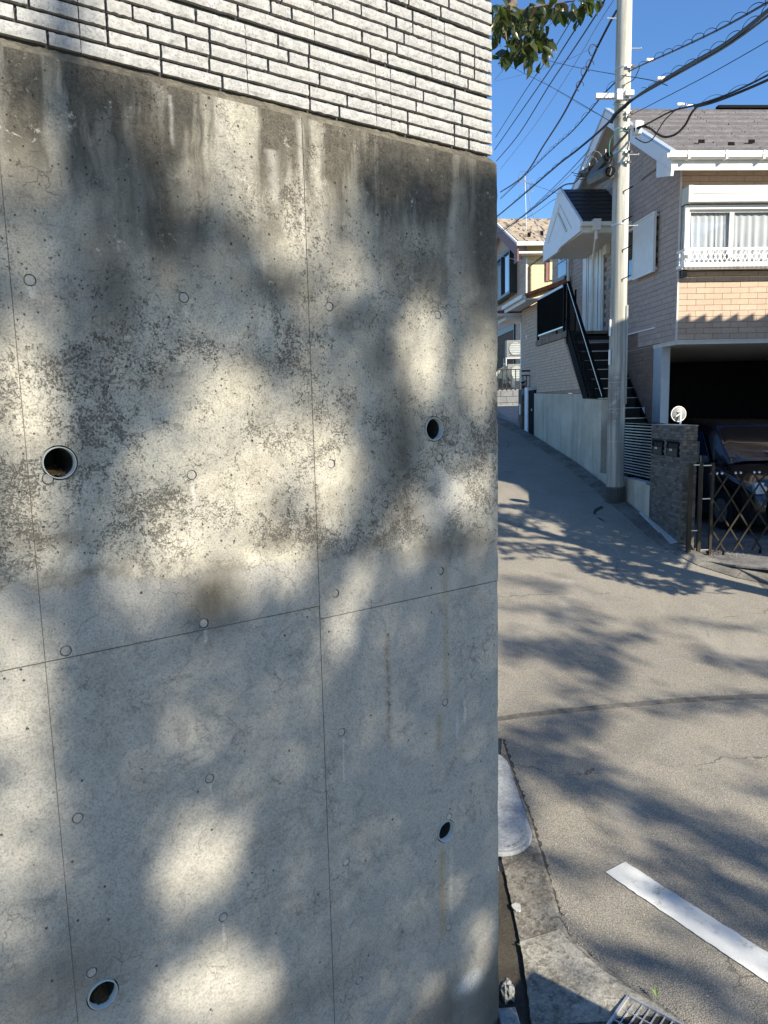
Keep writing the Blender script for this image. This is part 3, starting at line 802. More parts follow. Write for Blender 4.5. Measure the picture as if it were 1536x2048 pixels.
for k in range(26):
    a = math.pi * (.12 + .36 * k / 26); r = Rr - .055
    q = c0 - lft * r * math.cos(a) - u * r * math.sin(a); dirn = (q - c0).normalized()
    if k % 5 == 4: continue
    e = q + dirn * random.uniform(.010, .018); mb.bar((*q, g(q.y) + .0535), (*e, g(e.y) + .0535), .003, .003)
mb.build('raised_marks', M['cover'], cov, 'H')
# dark channel beside the wall
structure(sheet_between([(960, 1740), (960, 1800), (960, 1850), (960, 1900), (960, 1955), (960, 2010), (960, 2060), (960, 2130)],
              [(1014, 1747), (1024, 1800), (1036, 1850), (1046, 1900), (1054, 1955), (1061, 2010), (1066, 2060), (1072, 2130)], .008, 'channel', M['channel'], 50, 8, .003, .02))
def rock(name, c, sx, sy, sz, seed, m, label, cat, rough=.25, n=10):
    mb = MB()
    for i in range(n + 1):
        th = math.pi * i / n
        for j in range(2 * n):
            ph = math.pi * j / n
            v = Vector((math.sin(th) * math.cos(ph), math.sin(th) * math.sin(ph), math.cos(th)))
            k = max(abs(v.x), abs(v.y), abs(v.z)) ** -.55
            r = k * (1 + rough * mnoise.noise(v * 2 + Vector((seed, 0, 0))) + rough * .5 * mnoise.noise(v * 6 + Vector((seed, 3, 0))))
            mb.v.append((c[0] + v.x * sx * r, c[1] + v.y * sy * r, c[2] + sz + v.z * sz * r))
    for i in range(n):
        for j in range(2 * n): j2 = (j + 1) % (2 * n); mb.f.append((i*2*n + j, (i+1)*2*n + j, (i+1)*2*n + j2, i*2*n + j2))
    return solo(mb.build(name, m, fr='H'), label, cat)
q = G2(1019, 2000); rock('stone', (q.x - .01, q.y, g(q.y)), .030, .036, .050, 1.0, M['stone'], 'broken grey concrete lump propped against the wall corner, above the squared block', 'stone', .35)
q = G2(1026, 2065); mb = MB().box(q.x - .062, q.x + .028, q.y - .07, q.y + .065, g(q.y), g(q.y) + .075)
o = mb.build('concrete_block', M['stone'], fr='H', bevel=.007); solo(o, 'squared mossy concrete block at the foot of the wall corner', 'block')
# steel grating
O = G2(1256, 2003); a = (G2(1338, 2050) - O).normalized(); b = (G2(1196, 2047) - O).normalized(); b = (b - a * b.dot(a)).normalized()
gr = thing('drain_grating', 'steel bar grating over the gutter pit, beside the mossy apron in the bottom edge', 'grating', (O.x, O.y, g(O.y)), 'H')
def gpt(i, j, h=.012): p = O + a * i + b * j; return (p.x, p.y, g(O.y) + h)
fm = MB()
for (i0, j0, i1, j1) in ((0, 0, .36, 0), (0, .6, .36, .6), (0, 0, 0, .6), (.36, 0, .36, .6)): fm.bar(gpt(i0, j0), gpt(i1, j1), .012, .045)
fm.build('frame', M['steel'], gr, 'H')
for k in range(1, 10): MB().bar(gpt(.036 * k, .006, .008), gpt(.036 * k, .594, .008), .005, .036).build('bar', M['steel'], gr, 'H')
for k in range(1, 7): MB().bar(gpt(.006, .085 * k, .022), gpt(.354, .085 * k, .022), .006, .010).build('cross_bar', M['steel'], gr, 'H')
MB().quad(gpt(-.01, -.01, .020), gpt(.37, -.01, .020), gpt(.37, .61, .020), gpt(-.01, .61, .020)).build('pit', M['dark_in'], gr, 'H')
# weeds
def blade(mb, base, d, L, w):
    base = Vector(base); d = Vector(d).normalized(); s = d.cross(Vector((0, 0, 1))).normalized() * w
    mid = base + d * L * .5 + Vector((0, 0, L * .12)); tip = base + d * L
    mb.add([base, mid - s, mid + s, tip], [(0, 1, 3), (0, 3, 2)])
def weed(px, py, n, L, label):
    p = gp(px, py); mb = MB()
    for k in range(n):
        a_ = random.uniform(0, 6.28); blade(mb, (p.x, p.y, p.z + .02), (math.cos(a_), math.sin(a_), random.uniform(.4, 1.6)), L * random.uniform(.7, 1.1), L * .17)
    solo(mb.build('weed', M['weed'], fr='H'), label, 'weed')
weed(1314, 2003, 2, .045, 'single green weed leaf sprouting by the drain grating')
weed(1041, 1900, 4, .020, 'tiny yellow-green weed in the joint beside the dark wall channel')

# =================================================================== RIGHT-HAND GUTTER, YARD, DRIVEWAY
gut = bpy.data.objects.new('gutter', None); COL.objects.link(gut); gut.matrix_world = FR['H'] @ Matrix.Translation((4.6, 9, g(9))); gut['kind'] = 'structure'; MWD[gut.name] = FR['H'] @ Matrix.Translation((4.6, 9, g(9)))
bpy.context.view_layer.update()
path = [Vector((5.9, 8.35)), Vector((5.45, 8.52)), Vector((5.05, 8.85)), Vector((4.80, 9.25)), Vector((4.66, 9.75))] + [Vector((4.60, 10.35 + .6 * i)) for i in range(23)]
def offs(i, w):
    t = (path[min(i + 1, len(path) - 1)] - path[max(i - 1, 0)]).normalized(); return Vector((-t.y, t.x)) * w
for i in range(len(path) - 1):
    a_, b_ = path[i], path[i + 1]; t = (b_ - a_).normalized() * .006
    la, lb = offs(i, -.13), offs(i + 1, -.13); ra, rb = offs(i, .13), offs(i + 1, .13)
    def Z(p, h): return (p.x, p.y, g(p.y) + h)
    hi = .035 if i > 4 else .05
    MB().hexa([Z(a_ + la + t, -.05), Z(b_ + lb - t, -.05), Z(b_ + rb - t, -.05), Z(a_ + ra + t, -.05),
               Z(a_ + la + t, hi), Z(b_ + lb - t, hi), Z(b_ + rb - t, .010), Z(a_ + ra + t, .010)]).build('gutter_block', M['kerb'], gut, 'H')
ym = MB()
yp = [(4.80, 9.3), (5.05, 8.95), (5.5, 8.6), (6.0, 8.45), (14, 8.45), (14, 19.6), (4.86, 19.6)]
ym.prism([(x, y, YARD - .02) for x, y in yp], (0, 0, .024))
structure(ym.build('yard', M['gravel'], fr='H'))
structure(MB().hexa([(4.78, 8.2, g(8.4) - .1), (14, 8.2, g(8.4) - .1), (14, 9.2, YARD - .1), (5.0, 9.2, YARD - .1), (5.3, 8.2, g(8.4) + .02), (14, 8.2, g(8.4) + .02), (14, 9.2, YARD + .006), (5.0, 9.2, YARD + .006)]).build('yard_ramp', M['kerb'], fr='H'))
mb = MB(); nn = 900
for k in range(nn):
    x, y = random.uniform(4.95, 7.2), random.uniform(9.4, 11.2); r = random.uniform(.008, .022)
    an = random.uniform(0, 2)
    mb.add([(x + r * math.cos(an + q), y + r * math.sin(an + q), YARD + .004) for q in (0, 2.1, 4.2)] + [(x + r * .2, y, YARD + .004 + r * .7)], [(0, 1, 3), (1, 2, 3), (2, 0, 3)])
solo(stuff(mb.build('gravel', M['gravel'], fr='H')), 'loose gravel on the shaded yard floor behind the folding gate', 'gravel')
structure(MB().hexa([(4.62, 9.93, g(9.93)), (4.745, 9.93, g(9.93)), (4.745, 11.2, g(11.2)), (4.70, 11.2, g(11.2)), (4.64, 9.93, g(9.93) + .035), (4.745, 9.93, g(9.93) + .055), (4.745, 11.2, g(11.2) + .055), (4.71, 11.2, g(11.2) + .035)]).build('mortar_fillet', M['white_mortar'], fr='H'))
structure(MB().add([(4.78, 18.4, g(18.4) + .03), (9, 18.4, g(18.4) + .03), (9, 24, .0), (5.05, 24, .0), (4.78, 18.4, g(18.4) - .4), (9, 18.4, g(18.4) - .4), (9, 24, -.5), (5.05, 24, -.5)],
        [(0, 1, 2, 3), (0, 4, 5, 1), (0, 3, 7, 4), (1, 5, 6, 2)]).build('driveway', M['driveway'], fr='H'))
# =================================================================== THE HOUSE ON THE RIGHT
XH, YF = 5.70, 12.22
def brick_field(mbs, rects, pitch_z, length, z0, z1, a0, a1, place, gap=.006, th=.012, clip=None, rng=random.Random(3), each=None):
    """rows of bricks over (a, z); place(a, z, depth) gives the point; each(...) receives every brick as its own mesh"""
    r = 0; z = z0
    while z + pitch_z * .5 < z1:
        off = (0 if r % 2 == 0 else length / 2); a = a0 - off
        while a < a1:
            b0_, b1_ = max(a, a0), min(a + length, a1); zt = min(z + pitch_z, z1)
            if b1_ - b0_ > .03:
                ok = not any(x0 < (b0_ + b1_) / 2 < x1 and y0 < (z + zt) / 2 < y1 for x0, x1, y0, y1 in rects)
                if ok and clip: ok = clip((b0_ + b1_) / 2, (z + zt) / 2)
                if ok:
                    t = th + rng.uniform(-.002, .002)
                    p = [place(b0_ + gap / 2, z + gap / 2, 0), place(b1_ - gap / 2, z + gap / 2, 0), place(b1_ - gap / 2, z + gap / 2, t), place(b0_ + gap / 2, z + gap / 2, t),
                         place(b0_ + gap / 2, zt - gap / 2, 0), place(b1_ - gap / 2, zt - gap / 2, 0), place(b1_ - gap / 2, zt - gap / 2, t), place(b0_ + gap / 2, zt - gap / 2, t)]
                    if each: each(p)
                    else: mbs.hexa(p)
            a += length
        z += pitch_z; r += 1
house = thing('house', 'two-storey beige brick-clad house with grey slate roof, behind the concrete utility pole', 'house', (XH, YF, YARD), 'H')
RX = 5.38                                                    # plane of the rake boards
RID = (14.75, 5.56); EAV = (11.82, 3.84); REA = (18.0, 4.10)
def roof_z(Y): return EAV[1] + (RID[1] - EAV[1]) * (Y - EAV[0]) / (RID[0] - EAV[0]) if Y <= RID[0] else RID[1] + (REA[1] - RID[1]) * (Y - RID[0]) / (REA[0] - RID[0])
# wall bodies (joint-coloured backing)
w_up = MB(); w_up.prism([(XH + .012, YF + .012, 1.0), (XH + .012, 17.9, 1.0), (XH + .012, 17.9, 4.05), (XH + .012, RID[0], RID[1] - .16), (XH + .012, YF + .012, roof_z(YF) - .17)], (.16, 0, 0))
w_up.build('side_wall', M['sid_joint'], house, 'H')
MB().box(XH + .18, 12.0, YF + .012, YF + .17, 1.0, 3.80).build('front_wall', M['sid_joint'], house, 'H')
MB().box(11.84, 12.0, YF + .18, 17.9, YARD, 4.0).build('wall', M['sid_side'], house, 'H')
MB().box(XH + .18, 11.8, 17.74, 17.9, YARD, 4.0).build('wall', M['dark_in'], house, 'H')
MB().box(XH + .013, 12.0, YF + .014, 17.7, .93, .998).build('garage_ceiling', M['shade_trim'], house, 'H')
MB().box(XH, 12.0, YF, YF + .62, .985, 1.002).build('soffit', M['shade_trim'], house, 'H')
MB().box(XH + .02, XH + .17, 12.80, 13.14, YARD, .93).build('garage_post', M['steelblue'], house, 'H')
MB().box(XH + .02, XH + .16, 13.145, 17.7, YARD, 1.0).build('lower_wall', M['sid_joint'], house, 'H')
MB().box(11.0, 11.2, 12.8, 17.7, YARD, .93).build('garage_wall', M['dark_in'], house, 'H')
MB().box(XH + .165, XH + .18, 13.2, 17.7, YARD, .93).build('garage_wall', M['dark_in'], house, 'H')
MB().box(XH - .03, XH + .01, 13.02, 17.7, 1.275, 1.30).build('drip_flashing', M['trim'], house, 'H')
MB().box(XH - .012, XH + .012, YF - .012, YF + .012, 1.0, 3.74).build('corner_bead', M['shade_trim'], house, 'H')
SIDE_WIN = (13.05, 14.45, 2.30, 3.22)
def clip_side(a, z):
    return z < (roof_z(a) - .17)
# large upper side field: nearest bricks as objects, the rest joined
nb = [0]
def mk_each(m, lim_name, p_rest, lim):
    def f(p):
        if nb[0] < lim: MB().hexa(p).build(lim_name, m, house, 'H'); nb[0] += 1
        else: p_rest.hexa(p)
    return f
rest = MB()
fr_rects = [(5.60, 9.4, 2.10, 3.36)]
brick_field(None, fr_rects, .0925, .30, 1.006, 3.74, XH + .014, 7.40, lambda a, z, d: (a, YF + .012 - d, z), each=mk_each(M['sid_front'], 'brick', rest, 150))
brick_field(rest, fr_rects, .0925, .30, 1.006, 3.74, 7.42, 12.0, lambda a, z, d: (a, YF + .012 - d, z))
tone(stuff(rest.build('brick', M['sid_front'], house, 'H')))
rest = MB(); nb[0] = 0
brick_field(None, [SIDE_WIN], .0925, .225, 1.006, 4.0, YF + .014, 13.8, lambda a, z, d: (XH + .012 - d, a, z), clip=clip_side, each=mk_each(M['sid_side'], 'brick', rest, 140))
brick_field(rest, [SIDE_WIN, (15.5, 16.95, 1.4, 3.65)], .0925, .225, 1.30, 5.6, 13.8, 17.9, lambda a, z, d: (XH + .012 - d, a, z), clip=clip_side)
brick_field(rest, [], .0925, .30, 4.006, 5.6, YF + .014, 13.8, lambda a, z, d: (XH + .012 - d, a, z), clip=clip_side)
tone(stuff(rest.build('brick', M['sid_side'], house, 'H')))
rest = MB()
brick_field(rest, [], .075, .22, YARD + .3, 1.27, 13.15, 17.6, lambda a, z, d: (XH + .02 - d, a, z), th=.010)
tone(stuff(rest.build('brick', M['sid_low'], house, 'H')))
# rear wing beyond the downpipe
MB().box(XH + .01, 9.0, 17.92, 19.38, 2.0, 4.02).build('rear_wing', M['sid_joint'], house, 'H')
rest = MB(); brick_field(rest, [(18.0, 18.66, 3.05, 3.75)], .11, .42, 2.0, 4.0, 17.93, 19.37, lambda a, z, d: (XH + .01 - d, a, z)); tone(stuff(rest.build('brick', M['sid_far'], house, 'H')))
wn_ = MB().box(XH - .06, XH + .03, 17.98, 18.70, 3.02, 3.80).build('rear_window', M['darkframe'], house, 'H')
MB().quad((XH - .062, 18.02, 3.08), (XH - .062, 18.66, 3.08), (XH - .062, 18.66, 3.40), (XH - .062, 18.02, 3.40)).build('pane', M['glass'], wn_, 'H')
MB().quad((XH - .062, 18.02, 3.44), (XH - .062, 18.66, 3.44), (XH - .062, 18.66, 3.76), (XH - .062, 18.02, 3.76)).build('pane', M['glass'], wn_, 'H')
MB().box(XH - .12, XH, 17.95, 18.73, 2.96, 3.02).build('sill', M['darkframe'], wn_, 'H')

# roof: slate courses as overlapping strips, each its own part
rx0, rx1 = RX + .02, 12.5
NC = 26
rf = MB().prism([(rx0, EAV[0], EAV[1] - .06), (rx0, RID[0], RID[1] - .06), (rx0, REA[0], REA[1] - .06), (rx0, REA[0], REA[1] - .10), (rx0, RID[0], RID[1] - .10), (rx0, EAV[0], EAV[1] - .10)], (rx1 - rx0, 0, 0)).build('roof', M['slate'], house, 'H')
for k in range(NC):
    y0_, y1_ = EAV[0] + (RID[0] - EAV[0]) * k / NC, EAV[0] + (RID[0] - EAV[0]) * (k + 1) / NC + .03
    z0_, z1_ = roof_z(y0_), roof_z(min(y1_, RID[0]))
    mb = MB(); x = rx0 + .0; rr = random.Random(k)
    while x < rx1:
        w = .30; j = rr.uniform(-.006, .008); x2 = min(x + w - .003, rx1); th = .030 + rr.uniform(0, .006)
        yy = y0_ + rr.uniform(-.006, .006)
        mb.hexa([(x, yy, z0_ - .06 + j), (x2, yy, z0_ - .06 + j), (x2, y1_, z1_ - .062), (x, y1_, z1_ - .062), (x, yy, z0_ - .04 + th + j), (x2, yy, z0_ - .04 + th + j), (x2, y1_, z1_ - .058), (x, y1_, z1_ - .058)])
        x += w
    mb.build('slate_course', M['slate' if k % 3 else 'slate2'], rf, 'H')
MB().prism([(rx0, RID[0] - .10, RID[1] - .085), (rx0, RID[0], RID[1] + .0), (rx0, RID[0] + .10, RID[1] - .085)], (rx1 - rx0, 0, 0)).build('ridge_cap', M['slate'], rf, 'H')
MB().box(7.55, 12, RID[0] - .06, RID[0] + .06, RID[1] + .0, RID[1] + .05).build('ridge_vent', M['blackmetal'], rf, 'H')
for k in range(16):
    x = 6.02 + .42 * k; y = 12.32 if k % 2 == 0 else 12.17
    z = roof_z(y) - .02
    MB().box(x, x + .10, y, y + .02, z, z + .065).box(x, x + .10, y, y + .10, z, z + .012).build('snow_guard', M['blackmetal'], rf, 'H')
# rake boards, fascia, soffit, gutter
def rake(pts, drop, name, m, x0, x1, dz=0):
    mb = MB()
    for (ya, za), (yb, zb_) in zip(pts, pts[1:]):
        mb.hexa([(x0, ya, za - drop + dz), (x1, ya, za - drop + dz), (x1, yb, zb_ - drop + dz), (x0, yb, zb_ - drop + dz), (x0, ya, za + dz), (x1, ya, za + dz), (x1, yb, zb_ + dz), (x0, yb, zb_ + dz)])
    return mb.build(name, m, house, 'H')
rake([(EAV[0] + .0, EAV[1] - .03), (RID[0], RID[1] - .03)], .26, 'rake_board', M['trim'], RX - .03, RX + .015)
rake([(RID[0], RID[1] - .03), (REA[0], REA[1] - .03)], .26, 'rake_board', M['trim'], RX - .03, RX + .015)
rake([(EAV[0] - .02, EAV[1]), (RID[0], RID[1] + .015)], .05, 'rake_flashing', M['steelblue'], RX - .045, RX + .05)
rake([(RID[0], RID[1] + .015), (REA[0], REA[1])], .05, 'rake_flashing', M['steelblue'], RX - .045, RX + .05)
MB().prism([(RX - .03, EAV[0] + .0, EAV[1] - .28), (RX - .03, EAV[0] + .55, EAV[1] - .28 + .32), (RX - .03, EAV[0] + .55, EAV[1] - .33 + .1), (RX - .03, EAV[0] + .02, EAV[1] - .36)], (.045, 0, 0)).build('eave_return', M['trim'], house, 'H')
rake([(EAV[0] + .02, EAV[1] - .19), (RID[0], RID[1] - .19)], .02, 'rake_soffit', M['shade_trim'], RX + .015, XH + .02)
rake([(RID[0], RID[1] - .19), (REA[0], REA[1] - .19)], .02, 'rake_soffit', M['shade_trim'], RX + .015, XH + .02)
MB().box(RX + .016, 12.4, EAV[0] + .0, EAV[0] + .03, EAV[1] - .28, EAV[1] - .055).build('fascia', M['ivory'], house, 'H')
MB().hexa([(RX + .016, EAV[0] + .031, EAV[1] - .28), (12.4, EAV[0] + .031, EAV[1] - .28), (12.4, YF + .0, 3.735), (RX + .016, YF + .0, 3.735), (RX + .016, EAV[0] + .031, EAV[1] - .265), (12.4, EAV[0] + .031, EAV[1] - .265), (12.4, YF, 3.75), (RX + .016, YF, 3.75)]).build('soffit', M['shade_trim'], house, 'H')
gx0 = RX - .10
gt = MB(); prof = [(-.11, .0), (-.105, -.085), (-.07, -.105), (-.005, -.105), (-.002, .0), (-.012, .0), (-.014, -.094), (-.066, -.094), (-.096, -.078), (-.10, .0)]
gt.prism([(gx0, EAV[0] + a_, EAV[1] - .03 + b_) for a_, b_ in prof], (7.0, 0, 0)); gutter = gt.build('roof_gutter', M['whitemetal'], house, 'H')
MB().box(gx0, gx0 + 7, EAV[0] - .118, EAV[0] - .111, EAV[1] - .075, EAV[1] - .062).build('gutter_rib', M['whitemetal'], gutter, 'H')
for k in range(12): MB().box(gx0 + .28 + .60 * k, gx0 + .31 + .60 * k, EAV[0] - .122, EAV[0] - .002, EAV[1] - .15, EAV[1] - .025).build('gutter_bracket', M['whitemetal'], gutter, 'H')

# first-floor window with roller shutter box and flower balcony
bx0, bx1 = 5.76, 8.6; by = YF - .15
win = MB().box(bx0 - .04, bx0 + .02, by, YF, 2.12, 3.10).box(bx0 + .021, bx1, by, by + .05, 3.04, 3.10).box(bx0 + .021, bx1, by, by + .05, 2.12, 2.17).build('window', M['ivory'], house, 'H')
MB().box(bx0 - .04, bx0 + .04, by + .051, YF + .01, 2.0, 3.3).build('side_panel', M['darkframe'], win, 'H')  # dark colour stands in for the shade on the bay's side
MB().box(bx0 - .05, bx0 + .03, by - .11, YF, 3.12, 3.38).build('shutter_box_end', M['shade_trim'], win, 'H', bevel=.008)
MB().box(bx0 + .031, bx1, by - .10, YF, 3.13, 3.245).build('shutter_box', M['whitemetal'], win, 'H', bevel=.006)
MB().box(bx0 + .031, bx1, by - .10, YF, 3.262, 3.375).build('shutter_box', M['whitemetal'], win, 'H', bevel=.006)
MB().box(bx0 + .031, bx1, by - .07, YF, 3.240, 3.265).build('shutter_groove', M['shade_trim'], win, 'H')
sx = [bx0 + .03, 6.52, 7.30, 8.0]
for a_, b_ in zip(sx, sx[1:]):
    f_ = MB(); y_ = by + .052
    f_.box(a_, a_ + .035, y_, y_ + .03, 2.17, 3.04).box(b_ - .035, b_, y_, y_ + .03, 2.17, 3.04).box(a_ + .036, b_ - .036, y_, y_ + .03, 2.17, 2.21).box(a_ + .036, b_ - .036, y_, y_ + .03, 3.0, 3.04)
    sash = f_.build('sash', M['ivory'], win, 'H')
    MB().quad((a_ + .03, y_ + .012, 2.20), (b_ - .03, y_ + .012, 2.20), (b_ - .03, y_ + .012, 3.01), (a_ + .03, y_ + .012, 3.01)).build('pane', M['clear'], sash, 'H')
# curtains
def curtain(x0, x1, z0, z1, y, amp, waves, parent, m=None):
    mb = MB(); n = 60
    for i in range(n + 1):
        t = i / n
        for j, z_ in enumerate((z0, (z0 + z1) / 2, z1)):
            a_ = amp * (1.3 - .5 * j)
            mb.v.append((x0 + (x1 - x0) * t + .01 * math.sin(t * 31 + j), y + a_ * math.sin(t * waves * 6.28 + math.sin(t * 9) * 1.4 + j * .3), z_))
    for i in range(n):
        for j in range(2): a_ = i * 3 + j; mb.f.append((a_, a_ + 3, a_ + 4, a_ + 1))
    return mb.build('curtain', m or M['curtain'], parent, 'H', smooth=True)
curtain(5.82, 6.50, 2.18, 3.02, YF - .042, .014, 7, win); curtain(6.54, 7.9, 2.18, 3.02, YF - .040, .018, 12, win)
MB().box(5.80, 8.6, YF - .012, YF + .009, 2.1, 3.12).build('room', M['dark_in'], win, 'H')
bal = thing('flower_balcony', 'low white metal flower balcony with diamond lattice, below the curtained upper window', 'balcony', (6.5, YF - .28, 2.10), 'H')
yb = YF - .29
for (z_, h_) in ((2.375, .04), (2.125, .065)):
    MB().box(5.66, 8.8, yb, yb + .03, z_, z_ + h_).build('rail', M['whitemetal'], bal, 'H')
MB().box(5.66, 5.69, yb + .031, YF + .0, 2.375, 2.41).box(5.66, 5.69, yb + .031, YF, 2.125, 2.17).box(5.662, 5.688, yb + .10, yb + .12, 2.171, 2.374).box(5.662, 5.688, yb + .19, yb + .21, 2.171, 2.374).build('side_rail', M['whitemetal'], bal, 'H')
x = 5.74
for k in range(40):
    if k in (0, 13, 26): MB().box(x - .01, x + .015, yb + .004, yb + .024, 2.191, 2.374).build('post', M['whitemetal'], bal, 'H')
    MB().bar((x, yb + .010, 2.19), (x + .11, yb + .010, 2.376), .010, .008, (0, 1, 0)).build('lattice_bar', M['whitemetal'], bal, 'H')
    MB().bar((x + .11, yb + .021, 2.19), (x, yb + .021, 2.376), .010, .008, (0, 1, 0)).build('lattice_bar', M['whitemetal'], bal, 'H')
    x += .076
for k in range(5): MB().box(5.69, 8.8, yb + .045 + .05 * k, yb + .065 + .05 * k, 2.112, 2.124).build('floor_slat', M['whitemetal'], bal, 'H')

# side window with sliding shutter panel
sw = MB().box(XH - .05, XH + .03, 13.04, 14.46, 2.28, 2.33).box(XH - .05, XH + .03, 13.04, 14.46, 3.18, 3.22).box(XH - .05, XH + .03, 14.41, 14.46, 2.331, 3.179).box(XH - .05, XH + .03, 13.84, 13.88, 2.331, 3.179).build('side_window', M['whitemetal'], house, 'H')
MB().quad((XH - .005, 13.88, 2.33), (XH - .005, 14.41, 2.33), (XH - .005, 14.41, 3.18), (XH - .005, 13.88, 3.18)).build('pane', M['glass'], sw, 'H')
MB().box(XH - .10, XH - .051, 13.00, 13.04, 2.24, 3.25).box(XH - .10, XH - .051, 13.88, 13.90, 2.24, 3.25).box(XH - .10, XH - .051, 13.041, 13.879, 3.22, 3.25).box(XH - .10, XH - .051, 13.041, 13.879, 2.24, 2.27).build('shutter_frame', M['whitemetal'], sw, 'H')
sl_ = MB()
for k in range(30): z_ = 2.272 + k * .0316; sl_.box(XH - .088, XH - .075, 13.041, 13.879, z_, z_ + .028)
stuff(sl_.build('shutter_slat', M['whitemetal'], sw, 'H'))

# porch roof
px0, pyr, pzr = 4.72, 15.60, 4.33
pf, pr_ = 14.28, 16.75; pze = 3.38
pr = MB().prism([(px0 + .02, pf, pze), (px0 + .02, pyr, pzr), (px0 + .02, pr_, pze + .02), (px0 + .02, pr_, pze - .03), (px0 + .02, pyr, pzr - .05), (px0 + .02, pf, pze - .05)], (XH - px0 - .0, 0, 0)).build('porch_roof', M['blackroof'], house, 'H')
for k in range(8):
    t0 = k / 8; t1 = (k + 1) / 8
    y0_, z0_ = pf + (pyr - pf) * t0, pze + (pzr - pze) * t0; y1_, z1_ = pf + (pyr - pf) * t1, pze + (pzr - pze) * t1
    MB().hexa([(px0 + .03, y0_, z0_ + .001), (XH, y0_, z0_ + .001), (XH, y1_, z1_ + .001), (px0 + .03, y1_, z1_ + .001), (px0 + .03, y0_, z0_ + .022), (XH, y0_, z0_ + .022), (XH, y1_, z1_ + .004), (px0 + .03, y1_, z1_ + .004)]).build('roof_course', M['blackroof'], pr, 'H')
# white gable face of the porch, with stepped lower edge
MB().prism([(px0, pf - .02, pze - .17), (px0, pf - .02, pze + .03), (px0, pyr, pzr + .05), (px0, pr_, pze + .06), (px0, pr_, pze - .26), (px0, 15.7, pze - .26), (px0, 15.55, pze - .205)], (.05, 0, 0)).build('gable_board', M['trim'], pr, 'H')
MB().prism([(px0 - .012, 14.75, pze - .0), (px0 - .012, 15.55, pze + .66), (px0 - .012, 16.35, pze + .10), (px0 - .012, 16.35, pze + .06), (px0 - .012, 15.55, pze + .60), (px0 - .012, 14.83, pze - .0)], (.012, 0, 0)).build('gable_moulding', M['ivory'], pr, 'H')
MB().prism([(px0 - .02, 15.05, pze + .02), (px0 - .02, 15.60, pze + .50), (px0 - .02, 15.66, pze + .50), (px0 - .02, 15.10, pze + .0)], (.02, 0, 0)).build('gable_trim', M['shade_trim'], pr, 'H')
MB().box(px0 + .051, XH, pf + .0, pf + .04, pze - .19, pze - .052).build('beam', M['ivory'], pr, 'H')
MB().box(px0 + .051, XH, pf + .041, pr_, pze - .20, pze - .17).build('ceiling', M['shade_trim'], pr, 'H')
MB().box(px0 + .0, XH, pf - .10, pf - .03, pze - .09, pze - .01).build('gutter', M['ivory'], pr, 'H', bevel=.01)
dp = MB(); dp.box(4.95, 5.09, pf - .13, pf - .0, pze - .17, pze + .03)
dp.tube([(5.02, pf - .06, pze - .17), (5.02, pf - .06, pze - .30), (5.26, 15.0, pze - .42), (5.27, 15.1, pze - .55), (5.27, 15.1, 1.46)], .030, 8)
dp.build('downpipe', M['ivory'], house, 'H')
MB().tube([(XH - .10, 17.5, 3.75), (XH - .08, 17.78, 3.55), (XH - .08, 17.78, 1.6)], .035, 8).build('downpipe', M['ivory'], house, 'H')
# entrance door
dr = MB().box(XH - .03, XH + .0, 15.62, 15.70, 1.45, 3.42).box(XH - .03, XH, 16.82, 16.90, 1.45, 3.42).box(XH - .03, XH, 15.701, 16.819, 3.36, 3.42).build('door', M['ivory'], house, 'H')
lf = MB().box(XH - .045, XH - .005, 16.06, 16.81, 1.46, 3.355).build('door_leaf', M['whitemetal'], dr, 'H')
MB().box(XH - .04, XH - .005, 15.71, 16.05, 1.46, 3.355).build('side_leaf', M['whitemetal'], dr, 'H')
for y_ in (16.45, 16.56): MB().box(XH - .048, XH - .0455, y_, y_ + .03, 1.55, 3.25).build('groove', M['darkframe'], dr, 'H')
MB().box(XH - .044, XH - .0405, 15.86, 15.89, 1.55, 3.2).build('groove', M['darkframe'], dr, 'H')
MB().bar((XH - .09, 16.16, 2.15), (XH - .09, 16.16, 2.65), .03).box(XH - .09, XH - .045, 16.15, 16.17, 2.2, 2.22).box(XH - .09, XH - .045, 16.15, 16.17, 2.58, 2.60).build('handle', M['silver'], dr, 'H')
MB().box(XH - .10, XH, 15.28, 15.48, 3.0, 3.42).build('meter_box', M['ivory'], house, 'H', bevel=.01)
MB().box(XH - .03, XH, 15.20, 15.28, 2.33, 2.5).build('intercom', M['darkframe'], house, 'H')
MB().box(XH - .015, XH + .0, 13.42, 13.50, -.32, -.10).build('wall_plate', M['whitemetal'], house, 'H')

# =================================================================== LANDING, STAIRS, RETAINING WALLS OF THE HOUSE
XW = 4.75
lw = thing('house_retaining_wall', 'pale concrete wall with a brick-tiled upper part under the entrance landing', 'wall', (XW, 15, g(15)), 'H')
lw1 = MB().prism([(XW, 14.075, g(14.075) - .4), (XW, 17.55, g(17.55) - .4), (XW, 17.55, .26), (XW, 14.075, .18)], (.17, 0, 0)).build('concrete_panel', M['ret'], lw, 'H')
MB().prism([(XW, 13.05, g(13.05) - .4), (XW, 14.069, g(14.069) - .4), (XW, 14.069, .085), (XW, 13.05, .055)], (.17, 0, 0)).build('concrete_panel', M['ret'], lw, 'H')
MB().prism([(XW + .012, 14.15, .19), (XW + .012, 17.32, .265), (XW + .012, 17.32, 1.33), (XW + .012, 15.20, 1.33)], (.9, 0, 0)).build('landing_body', M['sid_tile_joint'], lw, 'H')
rest = MB()
brick_field(rest, [], .0625, .125, .27, 1.33, 14.15, 17.32, lambda a, z, d: (XW + .012 - d, a, z), gap=.007, th=.012, clip=lambda a, z: a > 14.15 + (z - .19) * .92 + .06)
tone(stuff(rest.build('tile', M['sid_tile'], lw, 'H')))
